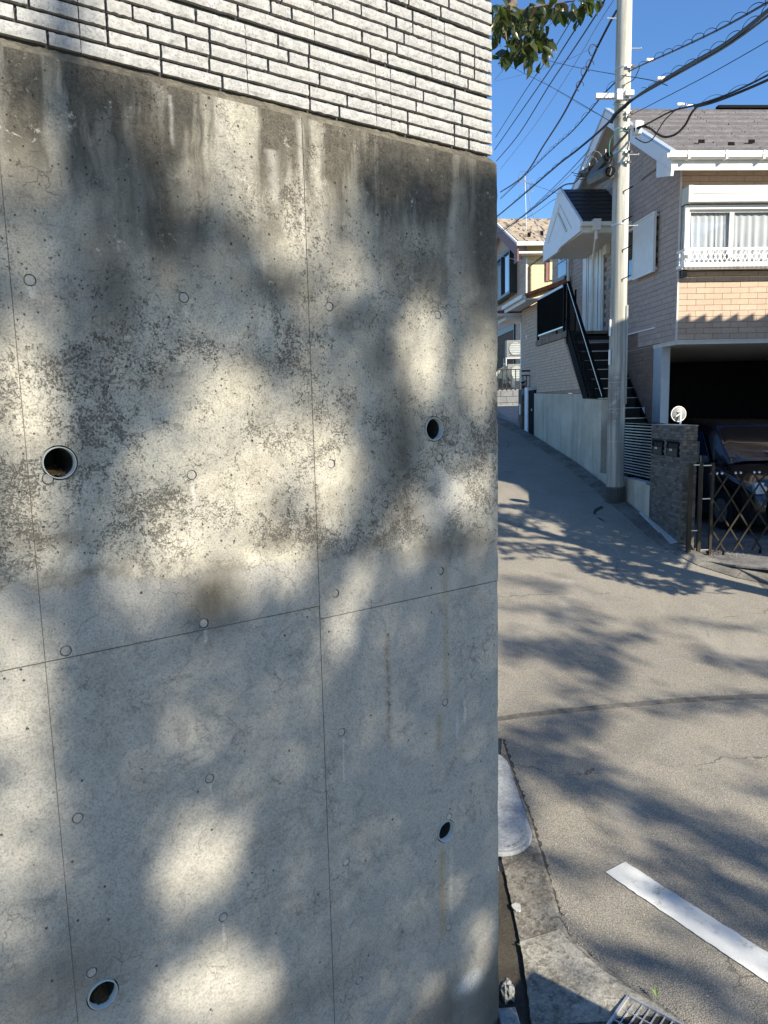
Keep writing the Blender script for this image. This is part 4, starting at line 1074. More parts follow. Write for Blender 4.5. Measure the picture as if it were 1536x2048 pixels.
for k in range(24): MB().box(XW - .035, XW + .05, 15.12 + .0925 * k, 15.12 + .0925 * k + .085, 1.335, 1.455).build('sill_brick', M['sillbrick'], lw, 'H')
MB().box(XW - .045, XW + .12, 15.0, 15.11, 1.33, 1.46).build('sill_end', M['kerb'], lw, 'H')
MB().box(XW + .055, XH, 15.15, 17.3, 1.40, 1.46).build('landing_floor', M['kerb'], lw, 'H')
stair = thing('staircase', 'dark outdoor staircase climbing between the wall and the house to the white door', 'stairs', (5.2, 13.0, -1.5), 'H')
ns = 17
for k in range(ns):
    y_ = 15.15 - (k + 1) * .205; z_ = 1.40 - (k + 1) * .187
    if z_ < YARD + .1: break
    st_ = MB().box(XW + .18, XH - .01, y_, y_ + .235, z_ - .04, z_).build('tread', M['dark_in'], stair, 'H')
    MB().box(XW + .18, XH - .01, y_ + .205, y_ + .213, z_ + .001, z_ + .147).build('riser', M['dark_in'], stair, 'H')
    MB().box(XW + .18, XH - .01, y_ - .004, y_ - .0005, z_ - .016, z_ - .002).build('nosing', M['silver'], stair, 'H')
MB().prism([(XH - .05, 15.1, 1.34), (XH - .05, 12.3, -1.2), (XH - .05, 12.3, -1.35), (XH - .05, 15.1, 1.1)], (.03, 0, 0)).build('stringer', M['blackmetal'], stair, 'H')
MB().prism([(XW - .02, 15.15, 1.36), (XW - .02, 14.0, .09), (XW - .02, 13.7, .09), (XW - .02, 15.15, 1.22 + .5)], (.03, 0, 0)).build('stringer', M['blackmetal'], stair, 'H')
rl = thing('stair_railing', 'black aluminium railing with silver top rail around the landing and down the stairs', 'railing', (XW, 15.2, 1.46), 'H')
xr = XW - .005
MB().bar((xr, 15.30, 2.38), (xr, 17.22, 2.38), .05, .05).build('top_rail', M['steelblue'], rl, 'H')
MB().bar((xr, 15.30, 1.56), (xr, 17.22, 1.56), .035, .03).build('bottom_rail', M['silver'], rl, 'H')
for y_ in (15.24, 17.2): MB().box(xr - .025, xr + .025, y_ - .025, y_ + .025, 1.456, 2.42).build('post', M['blackmetal'], rl, 'H')
MB().box(xr - .025, xr + .025, 14.98, 15.03, 1.2, 2.42).build('post', M['blackmetal'], rl, 'H')
MB().box(xr - .03, xr + .03, 14.98, 15.27, 2.38, 2.42).build('cap', M['blackmetal'], rl, 'H')
for k in range(26): MB().box(xr - .009, xr + .009, 15.33 + .072 * k, 15.345 + .072 * k, 1.576, 2.355).build('baluster', M['blackmetal'], rl, 'H')
ta, tb = Vector((xr, 15.0, 2.40)), Vector((xr, 12.92, .10)); MB().bar(ta, tb, .05, .06).build('sloping_rail', M['blackmetal'], rl, 'H')
MB().bar(ta + Vector((-.026, .02, .01)), tb + Vector((-.026, .02, .01)), .006, .018).build('rail_trim', M['silver'], rl, 'H')
for k in range(28):
    t = (k + .5) / 28; p = ta.lerp(tb, t)
    zb = max(.09, 1.36 - (15.15 - p.y) * 1.10 + .02)
    if p.z - zb > .05: MB().box(xr - .008, xr + .008, p.y - .008, p.y + .008, zb, p.z - .02).build('baluster', M['blackmetal'], rl, 'H')
for y_ in (15.6, 16.9): MB().box(XH - .62, XH - .59, y_, y_ + .03, 1.46, 2.35).build('inner_post', M['blackmetal'], rl, 'H')
# louvre fence + low wall
lo = thing('low_wall', 'low board-marked concrete wall under the horizontal-slat fence', 'wall', (XW, 12, g(12)), 'H')
MB().prism([(XW, 10.93, g(10.93) - .4), (XW, 13.045, g(13.0) - .4), (XW, 13.045, -1.245), (XW, 10.93, -1.265)], (.16, 0, 0)).build('concrete_panel', M['ret'], lo, 'H')
MB().box(XW + .01, XW + .15, 11.1, 11.9, -1.263, -1.235).build('cap', M['white_mortar'], lo, 'H')
fn = thing('slat_fence', 'black fence of thin horizontal slats between the utility pole and the brick pillar', 'fence', (4.95, 12, -1.25), 'H')
for k in range(19): z_ = -1.19 + k * .0465; MB().box(4.90, 4.935, 10.95, 13.30, z_, z_ + .016).build('slat', M['steelblue' if False else 'silver'], fn, 'H')
for y_ in (10.96, 12.1, 13.28): MB().box(4.936, 4.97, y_ - .02, y_ + .02, -1.30, -.33).build('post', M['blackmetal'], fn, 'H')
MB().box(4.972, 4.985, 10.95, 13.3, -1.29, -.33).build('backing_board', M['blackmetal'], fn, 'H')
MB().box(4.89, 4.95, 10.95, 13.3, -.345, -.325).build('top_rail', M['blackmetal'], fn, 'H')

# brick gate pillar, mailboxes, mirror
pil = thing('gate_pillar', 'dark grey-brown brick gate pillar beside the folding gate', 'pillar', (4.84, 10.4, g(10.4)), 'H')
PX0, PX1, PY0, PY1, PZ = XW, 4.95, 9.87, 10.92, -.345
MB().box(PX0 + .012, PX1 - .012, PY0 + .012, PY1 - .012, -2.4, PZ).build('core', M['darkbrick_joint'], pil, 'H')
rest = MB()
mrects = [(10.47, 10.86, -.79, -.55), (9.98, 10.37, -.79, -.55)]
brick_field(rest, mrects, .0395, .098, -2.2, PZ, PY0, PY1, lambda a, z, d: (PX0 + .012 - d, a, z), gap=.004, th=.012)
brick_field(rest, [], .0395, .098, -2.2, PZ, PX0 + .0, PX1, lambda a, z, d: (a, PY0 + .012 - d, z), gap=.004, th=.012)
brick_field(rest, [], .0395, .098, -2.2, PZ, PX0 + .0, PX1, lambda a, z, d: (a, PY1 - .012 + d, z), gap=.004, th=.012)
tone(stuff(rest.build('brick', M['darkbrick'], pil, 'H')))
MB().box(PX0 - .004, PX1 + .004, PY0 - .004, PY1 + .004, PZ + .001, PZ + .013).build('cap', M['block'], pil, 'H')
for (ya, yb_, lab) in ((10.48, 10.85, 'small dark bronze mailbox set in the brick pillar, the one nearer the slat fence'), (9.99, 10.36, 'small dark bronze mailbox set in the brick pillar, the one nearer the folding gate')):
    mbx = thing('mailbox', lab, 'mailbox', (PX0, (ya + yb_) / 2, -.77), 'H', 'mailboxes in the pillar')
    f_ = MB(); f_.box(PX0 - .012, PX0 + .011, ya, ya + .03, -.775, -.565).box(PX0 - .012, PX0 + .011, yb_ - .03, yb_, -.775, -.565).box(PX0 - .012, PX0 + .011, ya + .031, yb_ - .031, -.595, -.565)
    f_.build('frame', M['blackmetal'], mbx, 'H')
    MB().box(PX0 - .018, PX0 + .011, ya + .035, yb_ - .035, -.77, -.66).build('flap', M['bronze'], mbx, 'H')
    MB().box(PX0 - .004, PX0 + .011, ya + .035, yb_ - .035, -.658, -.598).build('slot', M['dark_in'], mbx, 'H')
    MB().box(PX0 - .021, PX0 - .0185, ya + .19, ya + .215, -.695, -.67).box(PX0 - .021, PX0 - .0185, ya + .235, ya + .255, -.695, -.67).build('number', M['whitemetal'], mbx, 'H')
mr = thing('traffic_mirror', 'small round convex mirror seen from the side on a white bracket on the brick pillar', 'mirror', (4.80, 10.1, -.35), 'H')
cm = hy(1357, 828, 10.1)
md_ = MB(); n = 32
for (r, d) in ((.004, -.022), (.05, -.018), (.088, -.006), (.104, .0), (.104, .012), (.0, .012)):
    for k in range(n): a_ = 6.2832 * k / n; md_.v.append((cm.x + r * math.cos(a_), cm.y + d, cm.z + r * math.sin(a_)))
for q in range(5):
    for k in range(n): k2 = (k + 1) % n; md_.f.append((q*n + k, q*n + k2, (q+1)*n + k2, (q+1)*n + k))
md_.build('disc', M['dish'], mr, 'H', smooth=True)
rg = MB(); pts = [(cm.x + .104 * math.cos(6.2832 * k / n), cm.y - .002, cm.z + .104 * math.sin(6.2832 * k / n)) for k in range(n + 1)]; rg.tube(pts, .006, 5); rg.build('rim', M['whitemetal'], mr, 'H')
MB().tube([(cm.x + .01, cm.y - .05, cm.z + .02), (cm.x - .0, cm.y - .055, -.42)], .013, 8).build('stem', M['whitemetal'], mr, 'H')
MB().tube([(cm.x + .01, cm.y - .05, cm.z + .015), (cm.x - .045, cm.y - .03, cm.z - .03), (cm.x - .05, cm.y, cm.z - .04)], .012, 8).tube([(cm.x + .012, cm.y - .052, cm.z + .028), (cm.x - .03, cm.y - .02, cm.z + .03)], .008, 6).build('arm', M['whitemetal'], mr, 'H')
solo(MB().box(5.02, 5.20, 10.3, 10.45, -.88, -.58).build('meter_box', M['darkframe'], fr='H', bevel=.008), 'small dark box fixed behind the brick pillar at the garage side', 'box')

# folding gate
gt_ = thing('folding_gate', 'bronze folding scissor gate drawn across the dark garage yard', 'gate', (5.5, 9.6, YARD), 'H')
GY = 9.60
for (x_, w_) in ((4.735, .055), (4.875, .045), (5.035, .035)):
    MB().box(x_ - w_/2, x_ + w_/2, GY - .02, GY + .02, YARD + .03, -.83).build('post', M['bronze'], gt_, 'H')
for (xa, xb, zz) in ((4.765, 4.85, -.86), (4.90, 5.015, -.87), (4.90, 5.015, -1.32), (4.765, 4.85, -1.75), (4.90, 5.015, -2.02)):
    MB().box(xa, xb, GY - .012, GY + .012, zz, zz + .012).build('hinge_bar', M['silver'], gt_, 'H')
cell = .26; zt, zb = -.99, YARD + .06; Hh = zt - zb
for row_, yoff in ((0, -.014), (1, .014)):
    for k in range(-3, 14):
        x_ = 5.10 + k * cell
        if row_ == 0: p, q = Vector((x_, GY + yoff, zb)), Vector((x_ + cell * 2.6, GY + yoff, zt))
        else: p, q = Vector((x_ + cell * 2.6, GY + yoff, zb)), Vector((x_, GY + yoff, zt))
        if k < 0 and row_ == 0:
            t = (5.06 - p.x) / (q.x - p.x); p = p.lerp(q, max(0, t))
        if k < 0 and row_ == 1:
            t = (5.06 - q.x) / (p.x - q.x); q = q.lerp(p, max(0, t))
        MB().bar(p, q, .022, .014, (0, 1, 0)).build('lattice_bar', M['bronze'], gt_, 'H')
cap0 = None
for k in range(0, 14):
    for dx in (0, .07):
        mb = MB(); n = 8
        for (r, h) in ((.0, .03), (.014, .026), (.019, .012), (.019, .0), (.008, -.004)):
            for j in range(n): a_ = 6.2832 * j / n; mb.v.append((5.10 + k * cell + dx - .005 + r * math.cos(a_), GY + r * math.sin(a_), zt + h))
        for q in range(4):
            for j in range(n): j2 = (j + 1) % n; mb.f.append((q*n + j, q*n + j2, (q+1)*n + j2, (q+1)*n + j))
        mb.build('cap', M['chrome'], gt_, 'H', smooth=True)
        if k > 6: break
for k in range(7): MB().tube([(5.23 + k * cell * 2, GY, zb + .0), (5.23 + k * cell * 2, GY, YARD + .0)], .016, 8).build('foot', M['blackmetal'], gt_, 'H')
# =================================================================== CAR
def loft(sections, closed=True):
    mb = MB(); n = len(sections[0])
    for s in sections: mb.v += [tuple(p) for p in s]
    for i in range(len(sections) - 1):
        for k in range(n if closed else n - 1): k2 = (k + 1) % n; mb.f.append((i*n + k, i*n + k2, (i+1)*n + k2, (i+1)*n + k))
    return mb
car = thing('parked_car', 'dark minivan parked nose-out in the garage yard behind the folding gate', 'car', (7.1, 13.0, YARD), 'H')
cx, cf, hw = 7.12, 10.75, .86                              # centre line, front, half width
ZB = YARD + .006
def csec(y, w, zb, zs, zt, wt):  # half profile mirrored: bottom, sill, shoulder, roof
    L = [(w - .05, zb), (w, zb + .12), (w + .005, zs - .18), (w - .03, zs), (wt + .02, zt - .10), (wt - .08, zt - .015), (wt - .3, zt)]
    pts = [(cx + a, y, ZB + b) for a, b in L] + [(cx - a, y, ZB + b) for a, b in reversed(L)]
    return pts
body = loft([csec(cf, .62, .26, .62, .68, .56), csec(cf + .05, .74, .20, .72, .80, .66), csec(cf + .18, .82, .18, .80, .90, .74), csec(cf + .45, .85, .18, .90, .98, .78),
             csec(cf + .85, .86, .18, .98, 1.06, .80), csec(cf + 1.05, .86, .18, 1.0, 1.12, .78), csec(cf + 4.2, .86, .18, 1.0, 1.12, .80), csec(cf + 4.5, .80, .24, .95, 1.05, .76)])
bo = body.build('body', M['car'], car, 'H', smooth=True)
def gsec(y, wb, wt, zb, zt):
    L = [(wb, zb), (wb - .01, zb + .05), (wt, zt - .12), (wt - .07, zt - .03), (wt - .25, zt)]
    return [(cx + a, y, ZB + b) for a, b in L] + [(cx - a, y, ZB + b) for a, b in reversed(L)]
gh = loft([gsec(cf + .88, .78, .76, 1.0, 1.10), gsec(cf + 1.15, .79, .74, 1.0, 1.34), gsec(cf + 1.48, .80, .70, 1.0, 1.62), gsec(cf + 1.75, .80, .68, 1.0, 1.73), gsec(cf + 2.6, .80, .68, 1.0, 1.78), gsec(cf + 4.0, .80, .67, 1.0, 1.75), gsec(cf + 4.42, .78, .64, 1.0, 1.5)])
gh.build('roof', M['car'], car, 'H', smooth=True)
def wpt(u, t, o=.012):   # windscreen surface
    y = cf + 1.0 + .60 * t; z = 1.13 + .50 * t; w = .70 - .06 * t
    return (cx + u * w, y - o - .03 * (1 - u * u), ZB + z + o)
ws = MB(); nu, nt_ = 12, 6
for j in range(nt_ + 1):
    for i in range(nu + 1): ws.v.append(wpt(-1 + 2 * i / nu, j / nt_, .03))
for j in range(nt_):
    for i in range(nu): a_ = j * (nu + 1) + i; ws.f.append((a_, a_ + 1, a_ + nu + 2, a_ + nu + 1))
ws.build('windscreen', M['carglass'], car, 'H', smooth=True)
for s_ in (-1, 1):
    MB().prism([(cx + s_ * .815, cf + 1.35, ZB + 1.06), (cx + s_ * .815, cf + 2.2, ZB + 1.06), (cx + s_ * .73, cf + 2.2, ZB + 1.58), (cx + s_ * .75, cf + 1.78, ZB + 1.55)], (s_ * .012, 0, .004)).build('side_window', M['carglass'], car, 'H')
    hl = MB(); cxx = cx + s_ * .60
    hl.hexa([(cxx - .17, cf + .02, ZB + .66), (cxx + .17, cf + (.10 if s_ > 0 else .02), ZB + .66), (cxx + .17, cf + .2, ZB + .66), (cxx - .17, cf + .2, ZB + .66),
             (cxx - .17, cf + .08, ZB + .82), (cxx + .17, cf + .12, ZB + .84), (cxx + .17, cf + .25, ZB + .84), (cxx - .17, cf + .25, ZB + .82)])
    h_ = hl.build('headlight', M['lamp'], car, 'H', bevel=.02)
    MB().tube([(cxx - .06, cf - .005, ZB + .74), (cxx - .06, cf + .05, ZB + .74)], .045, 14).tube([(cxx + .07, cf + .015, ZB + .75), (cxx + .07, cf + .07, ZB + .75)], .04, 14).build('reflector', M['chrome'], h_, 'H')
    MB().hexa([(cx + s_ * .84, cf + 1.32, ZB + 1.04), (cx + s_ * 1.02, cf + 1.30, ZB + 1.04), (cx + s_ * 1.02, cf + 1.38, ZB + 1.04), (cx + s_ * .84, cf + 1.42, ZB + 1.04),
               (cx + s_ * .86, cf + 1.32, ZB + 1.17), (cx + s_ * 1.02, cf + 1.31, ZB + 1.19), (cx + s_ * 1.02, cf + 1.38, ZB + 1.19), (cx + s_ * .86, cf + 1.42, ZB + 1.17)]).build('wing_mirror', M['car'], car, 'H', bevel=.02)
    for y_ in (cf + .85, cf + 3.55):
        w_ = MB().tube([(cx + s_ * .70, y_, ZB + .31), (cx + s_ * .873, y_, ZB + .31)], .31, 28).build('wheel', M['rubber'], car, 'H')
        MB().tube([(cx + s_ * .85, y_, ZB + .31), (cx + s_ * .880, y_, ZB + .31)], .20, 10).build('rim', M['silver'], w_, 'H')
gl = MB()
for k in range(4): gl.box(cx - .40, cx + .40, cf - .012, cf + .02, ZB + .44 + .05 * k, ZB + .455 + .05 * k)
gl.build('grille', M['chrome'], car, 'H')
MB().box(cx - .165, cx + .165, cf - .03, cf - .013, ZB + .30, ZB + .43).build('number_plate', M['whitemetal'], car, 'H')
MB().tube([(cx - .70, cf + .97, ZB + 1.10), (cx, cf + .93, ZB + 1.12), (cx + .70, cf + .97, ZB + 1.10)], .012, 6).build('wiper', M['blackmetal'], car, 'H')

# =================================================================== UTILITY POLE
PXc, PYc = 4.575, 11.88
pole = thing('utility_pole', 'tall pale concrete utility pole with step bolts and a black mesh guard at its foot', 'utility pole', (PXc, PYc, g(PYc)), 'H')
def pr_(z): return .141 - .0035 * (z + 1.7)
mb = MB(); zs = [-1.9 + .5 * i for i in range(24)]
mb.tube([(PXc, PYc, z_) for z_ in zs], [pr_(z_) for z_ in zs], 36); mb.build('shaft', M['pole'], pole, 'H', smooth=True)
gz0 = g(PYc); gd = MB(); n = 40
for k in range(n):
    for r_ in range(11):
        a_ = 6.2832 * (k + (.5 if r_ % 2 else 0) * 0) / n; z_ = gz0 - .02 + .027 * r_
        r = .150
        gd.bar((PXc + r * math.cos(a_), PYc + r * math.sin(a_), z_), (PXc + r * math.cos(a_ + .1571), PYc + r * math.sin(a_ + .1571), z_), .010, .008)
    gd.bar((PXc + .150 * math.cos(a_), PYc + .150 * math.sin(a_), gz0 - .05), (PXc + .150 * math.cos(a_), PYc + .150 * math.sin(a_), gz0 + .255), .008, .008)
stuff(gd.build('mesh_guard', M['meshp'], pole, 'H'))
MB().tube([(PXc, PYc, gz0 - .05), (PXc, PYc, gz0 + .235)], .1455, 30).build('guard_sleeve', M['guard'], pole, 'H', smooth=True)
def pband(py, h=.03, m='steel', r=.006, name='band'):
    z_ = hy(1240, py, PYc).z; return MB().tube([(PXc, PYc, z_), (PXc, PYc, z_ + h)], pr_(z_) + r, 30).build(name, M[m], pole, 'H', smooth=False)
for y_ in (140, 205, 228, 262, 308, 330, 452): pband(y_, .022)
pband(198, .06); pband(818, .004, r=.002); pband(765, .004, r=.002); pband(882, .004, r=.0015)
for (px, py, s_) in [(1258, 98, 1), (1222, 38, -1), (1262, 310, 1), (1254, 452, 1)]:
    p = hy(px, py, PYc); MB().tube([(PXc + s_ * .08, PYc - .02, p.z), (PXc + s_ * .26, PYc - .02, p.z)], .008, 6).tube([(PXc + s_ * .255, PYc - .02, p.z), (PXc + s_ * .27, PYc - .02, p.z)], .015, 6).build('step_bolt_and_shadow', M['steel'], pole, 'H')
for k, py in enumerate(range(388, 575, 58)):
    z_ = hy(1240, py, PYc).z
    MB().tube([(PXc - .01, PYc - .12, z_), (PXc + .10, PYc - .24, z_ + .05)], .008, 6).build('step_bolt_and_shadow', M['blackmetal'], pole, 'H')  # black bars stand in for the bolts and their slanting shadows
# cross-arm stub, clamps, junction box
p = hy(1185, 200, PYc); MB().box(p.x, PXc - .1, PYc - .18, PYc - .10, p.z - .035, p.z + .03).build('arm', M['whitemetal'], pole, 'H')
p = hy(1240, 198, PYc)
MB().box(PXc - .17, PXc - .08, PYc - .22, PYc - .08, p.z - .09, p.z + .06).box(PXc - .03, PXc + .10, PYc - .20, PYc - .13, p.z - .02, p.z + .055).build('clamp', M['steel'], pole, 'H', bevel=.006)
p0, p1 = hy(1258, 250, PYc), hy(1269, 276, PYc)
MB().box(PXc + .135, PXc + .235, PYc - .20, PYc - .08, p1.z, p0.z).box(PXc + .20, PXc + .27, PYc - .19, PYc - .12, p0.z - .06, p0.z - .01).build('junction_box', M['whitemetal'], pole, 'H', bevel=.006)
for py, w_ in ((232, .09), (240, .05), (310, .08), (330, .06), (262, .06), (141, .10)):
    p = hy(1240, py, PYc); MB().box(PXc + .00, PXc + w_, PYc - pr_(p.z) - .035, PYc - pr_(p.z) + .01, p.z - .02, p.z + .02).build('bracket', M['steel'], pole, 'H', bevel=.004)
    MB().box(PXc + w_ - .03, PXc + w_ + .03, PYc - pr_(p.z) - .05, PYc - pr_(p.z) - .036, p.z - .03, p.z + .012).build('insulator', M['black'], pole, 'H', bevel=.004)
MB().tube([(PXc + .10, PYc - .12, hy(1240, 612, PYc).z), (PXc + .105, PYc - .125, hy(1240, 808, PYc).z)], .014, 8).build('conduit', M['pvc'], pole, 'H', smooth=True)
MB().box(PXc - .155, PXc - .135, PYc - .06, PYc - .02, hy(1218, 672, PYc).z, hy(1218, 640, PYc).z).box(PXc - .155, PXc - .135, PYc - .06, PYc - .02, hy(1218, 730, PYc).z, hy(1218, 700, PYc).z).build('marker_strip', M['whitemetal'], pole, 'H')

# splice closures hung from the messenger wires
PW = FR['H'] @ Vector((PXc, PYc, 0)); PYW = PW.y
def closure(px0, py0, px1, py1, Y0, Y1, r, m, label):
    a_, b_ = at(px0, py0, Y0), at(px1, py1, Y1); t = (b_ - a_)
    th_ = thing('splice_closure', label, 'cable box', tuple((a_ + b_) / 2))
    MB().tube([a_ + t * .04, a_ + t * .08, a_ + t * .92, a_ + t * .96], [r * .6, r, r, r * .6], 8).build('case', M[m], th_)
    for q in (.0, .93): MB().tube([a_ + t * q, a_ + t * (q + .07)], [r * .75, r * .75], 8).build('end_cap', M['blackmetal'], th_)
    for q in (.2, .75): c_ = a_ + t * q; MB().tube([c_ + Vector((0, 0, -r)), c_ + Vector((0, 0, r * 1.9))], .008, 5).build('hanger', M['steel'], th_)
closure(1218, 312, 1186, 352, PYW - .2, PYW + .6, .085, 'closure', 'long black cable splice closure hanging just left of the pole, above the grey one')
closure(1222, 342, 1182, 362, PYW - .2, PYW + .5, .105, 'closure2', 'grey cable splice closure hanging just left of the pole, under the long black one')
closure(1184, 336, 1160, 350, PYW + .9, PYW + 1.6, .055, 'closure', 'small black splice closure farthest from the pole, above the black porch roof')

# =================================================================== WIRES
def smooth_pts(P, n=8):
    out = []
    for i in range(len(P) - 1):
        p0 = P[max(i - 1, 0)]; p1 = P[i]; p2 = P[i + 1]; p3 = P[min(i + 2, len(P) - 1)]
        for k in range(n):
            t = k / n; out.append(.5 * ((2 * p1) + (-p0 + p2) * t + (2*p0 - 5*p1 + 4*p2 - p3) * t*t + (-p0 + 3*p1 - 3*p2 + p3) * t**3))
    return out + [P[-1]]
def wire(pts, r, label, m='black', spiral=0, sr=.035, sm='black', cat='wire', name='overhead_wire', group=None, n=8, lash=None):
    P = smooth_pts([at(*p) for p in pts], n)
    th_ = thing(name, label, cat, tuple(P[0]), group=group) if spiral else None
    mb = MB().tube(P, r, 5)
    if not spiral:
        o = mb.build(name, M[m]); return solo(o, label, cat, group)
    mb.build('cable', M[m], th_)
    L = [0]
    for a_, b_ in zip(P, P[1:]): L.append(L[-1] + (b_ - a_).length)
    q = []; N = int(L[-1] / spiral * 10); i = 0
    lo_, hi_ = lash or (0, 1)
    for k in range(int(N * lo_), int(N * hi_) + 1):
        d = L[-1] * k / N
        while i < len(L) - 2 and L[i + 1] < d: i += 1
        t = (d - L[i]) / max(1e-6, L[i + 1] - L[i]); c = P[i].lerp(P[i + 1], t); tg = (P[i + 1] - P[i]).normalized(); s_ = tg.cross(Vector((0, 0, 1))).normalized(); u_ = s_.cross(tg)
        ph = 6.2832 * d / spiral; jj = .75 + .5 * mnoise.noise(Vector((d * 1.3, pts[0][0], 0)))
        q.append(c + (s_ * math.cos(ph) + u_ * (math.sin(ph) + .75)) * sr * .8 * jj)
    MB().tube(q, .0035, 4).build('lashing', M[sm], th_)
    return th_
PY_ = PYW
# to the upper right, coming towards the camera
wire([(1258, 143, PY_ - .15), (1282, 131, 11.2), (1350, 101, 9.6), (1440, 58, 8.0), (1540, 2, 6.8), (1640, -60, 5.9)], .011, 'topmost of the cables rising right from the pole, with looping lashing wire', spiral=.42, sr=.05, lash=(.12, 1))
wire([(1258, 205, PY_ - .2), (1290, 182, 11.2), (1370, 134, 9.6), (1450, 88, 8.2), (1540, 18, 7.0), (1640, -70, 6.0)], .020, 'thick cable pair rising right from the pole, second from the top', spiral=.5, sr=.055, lash=(.1, 1))
wire([(1262, 202, PY_ - .2), (1292, 184, 11.2), (1372, 139, 9.6), (1452, 93, 8.2), (1542, 27, 7.0), (1640, -58, 6.0)], .012, 'second cable of the thick pair rising right from the pole, its lower strand')
wire([(1258, 232, PY_), (1330, 195, 12), (1420, 148, 11), (1536, 82, 10), (1640, 20, 9)], .006, 'single thin wire rising right between the two bundles of cables')
wire([(1268, 262, PY_ - .15), (1300, 245, 11.8), (1345, 222, 11.2), (1400, 208, 10.6), (1460, 187, 10), (1540, 148, 9.2), (1640, 92, 8.4)], .013, 'lowest cable rising right from the white junction box, with looping lashing wire', spiral=.55, sr=.045, lash=(.15, 1))
wire([(1390, 214, 10.8), (1440, 200, 10.2), (1540, 158, 9.3), (1640, 104, 8.5)], .018, 'thick sheathed stretch under the lowest cable at the right edge')
wire([(1268, 258, PY_ - .15), (1285, 253, PY_ - .25), (1300, 257, PY_ - .35), (1315, 268, 11.6), (1332, 274, 11.5), (1352, 268, 11.3), (1370, 250, 11.1), (1383, 226, 11), (1398, 210, 10.8)], .017, 'thick slack cable looping down in front of the slate roof')
wire([(1270, 275, PY_ - .15), (1283, 283, PY_ - .2), (1293, 285, PY_ - .3), (1305, 278, 11.7), (1318, 258, 11.6), (1328, 242, 11.4), (1345, 225, 11.2), (1362, 214, 11)], .009, 'thin slack cable looping below the thick slack cable by the junction box')
wire([(1280, 132, 11.3), (1275, 145, 11.6), (1268, 158, 11.8), (1255, 166, PY_ - .15), (1243, 172, PY_ - .2)], .007, 'short jumper wire dropping from the topmost right cable back to the pole')
for (x, y, Y, l) in ((1361, 209, 11.1, 'small pale clip on the lowest right cable, the one nearest the junction box'), (1378, 211, 10.9, 'small pale clip on the lowest right cable above the slack loop'), (1322, 157, 10.4, 'small clip on the thick cables rising right'), (1300, 120, 10.8, 'small clip on the topmost cable rising right')):
    p = at(x, y, Y); solo(MB().box(p.x - .05, p.x + .05, p.y - .02, p.y + .02, p.z - .018, p.z + .018).build('cable_clip', M['whitemetal'], bevel=.006), l, 'clip')
# far left, running up the street
wire([(1200, -20, 13), (1155, 22, 14), (1128, 65, 15), (1099, 112, 17), (1049, 184, 20), (991, 275, 25)], .010, 'leftmost of the four parallel power wires, starting by the leaves')
wire([(1192, -6, 13), (1125, 99, 15), (1099, 141, 17), (1034, 235, 21), (989, 300, 25)], .013, 'second from the left of the four parallel power wires')
wire([(1215, -12, 13), (1197, 22, 13.5), (1143, 105, 15.5), (1099, 170, 18), (1038, 268, 22), (993, 322, 26)], .014, 'third of the four parallel power wires from the left, with a thick joint')
p = [at(1205, 7, 13.2), at(1197, 21, 13.5)]; solo(MB().tube(p, [.035, .03], 8).build('wire_joint', M['black']), 'black sleeve joint on a power wire at the top edge', 'joint')
wire([(1230, -4, 13), (1193, 54, 14), (1146, 134, 16), (1070, 250, 21), (1001, 338, 26)], .006, 'thin rightmost one of the four parallel power wires', 'greycable')
wire([(1233, 22, PY_), (1219, 47, 12.6), (1193, 98, 13.4), (1175, 138, 14.2), (1154, 177, 15), (1125, 232, 16.5), (1088, 290, 19), (1048, 351, 22), (1001, 384, 26)], .020, 'thick bundled cable running steeply down from the pole top to the antenna')
wire([(1230, 165, PY_), (1204, 192, 12.8), (1175, 228, 13.8), (1143, 264, 15), (1106, 297, 17), (1052, 349, 21), (1001, 398, 26)], .011, 'cable with looping lashing wire running left from below the pole clamp', spiral=.55, sr=.045)
wire([(1230, 232, PY_ - .1), (1197, 264, 12.8), (1154, 300, 13.8), (1125, 322, 14.8), (1099, 344, 16), (1034, 400, 20), (994, 433, 24)], .019, 'thick black cable sloping left just above the splice closures', spiral=.8, sr=.04, lash=(.15, .7))
wire([(1162, 350, 13.5), (1148, 366, 14.2), (1125, 372, 15), (1082, 405, 17), (1040, 437, 20), (994, 470, 24)], .014, 'black cable leaving the smallest splice closure towards the far house', spiral=.9, sr=.035, lash=(.2, .9))
wire([(1180, 298, 13), (1130, 352, 15), (1085, 396, 18), (1035, 442, 22), (994, 478, 26)], .007, 'thin wire crossing the black cables above the far roof')
wire([(1190, 300, 13), (1140, 350, 15), (1095, 390, 18), (1050, 428, 22), (994, 464, 26)], .005, 'faint thin wire beside the cables above the far roof', 'greycable')
wire([(1168, 372, 14), (1110, 398, 17), (1060, 432, 21), (994, 462, 26)], .006, 'thin wire drooping under the cables above the far roof')
wire([(1005, 125, 25), (1067, 156, 20), (1110, 178, 17), (1154, 203, 14.5), (1226, 246, PY_)], .006, 'thin wire crossing the parallel wires towards the pole junction')
wire([(1045, 105, 24), (1100, 122, 19), (1165, 137, 15), (1226, 148, 12.5), (1300, 160, 11), (1335, 171, 10.5)], .006, 'thin wire passing behind the pole to the small clip on its right')
wire([(989, 160, 25), (1020, 125, 22), (1060, 88, 18), (1130, 20, 15), (1160, -10, 14)], .006, 'thin wire passing among the leaves to the top edge')
wire([(989, 163, 26), (1030, 153, 22), (1085, 138, 18), (1150, 113, 15), (1195, 88, 13.4)], .004, 'pale thin wire bending from the leaves to the thick bundled cable', 'greycable')
wire([(1020, 115, 26), (1120, 185, 18), (1210, 236, 13)], .004, 'faint grey wire crossing the sky left of the pole', 'greycable')
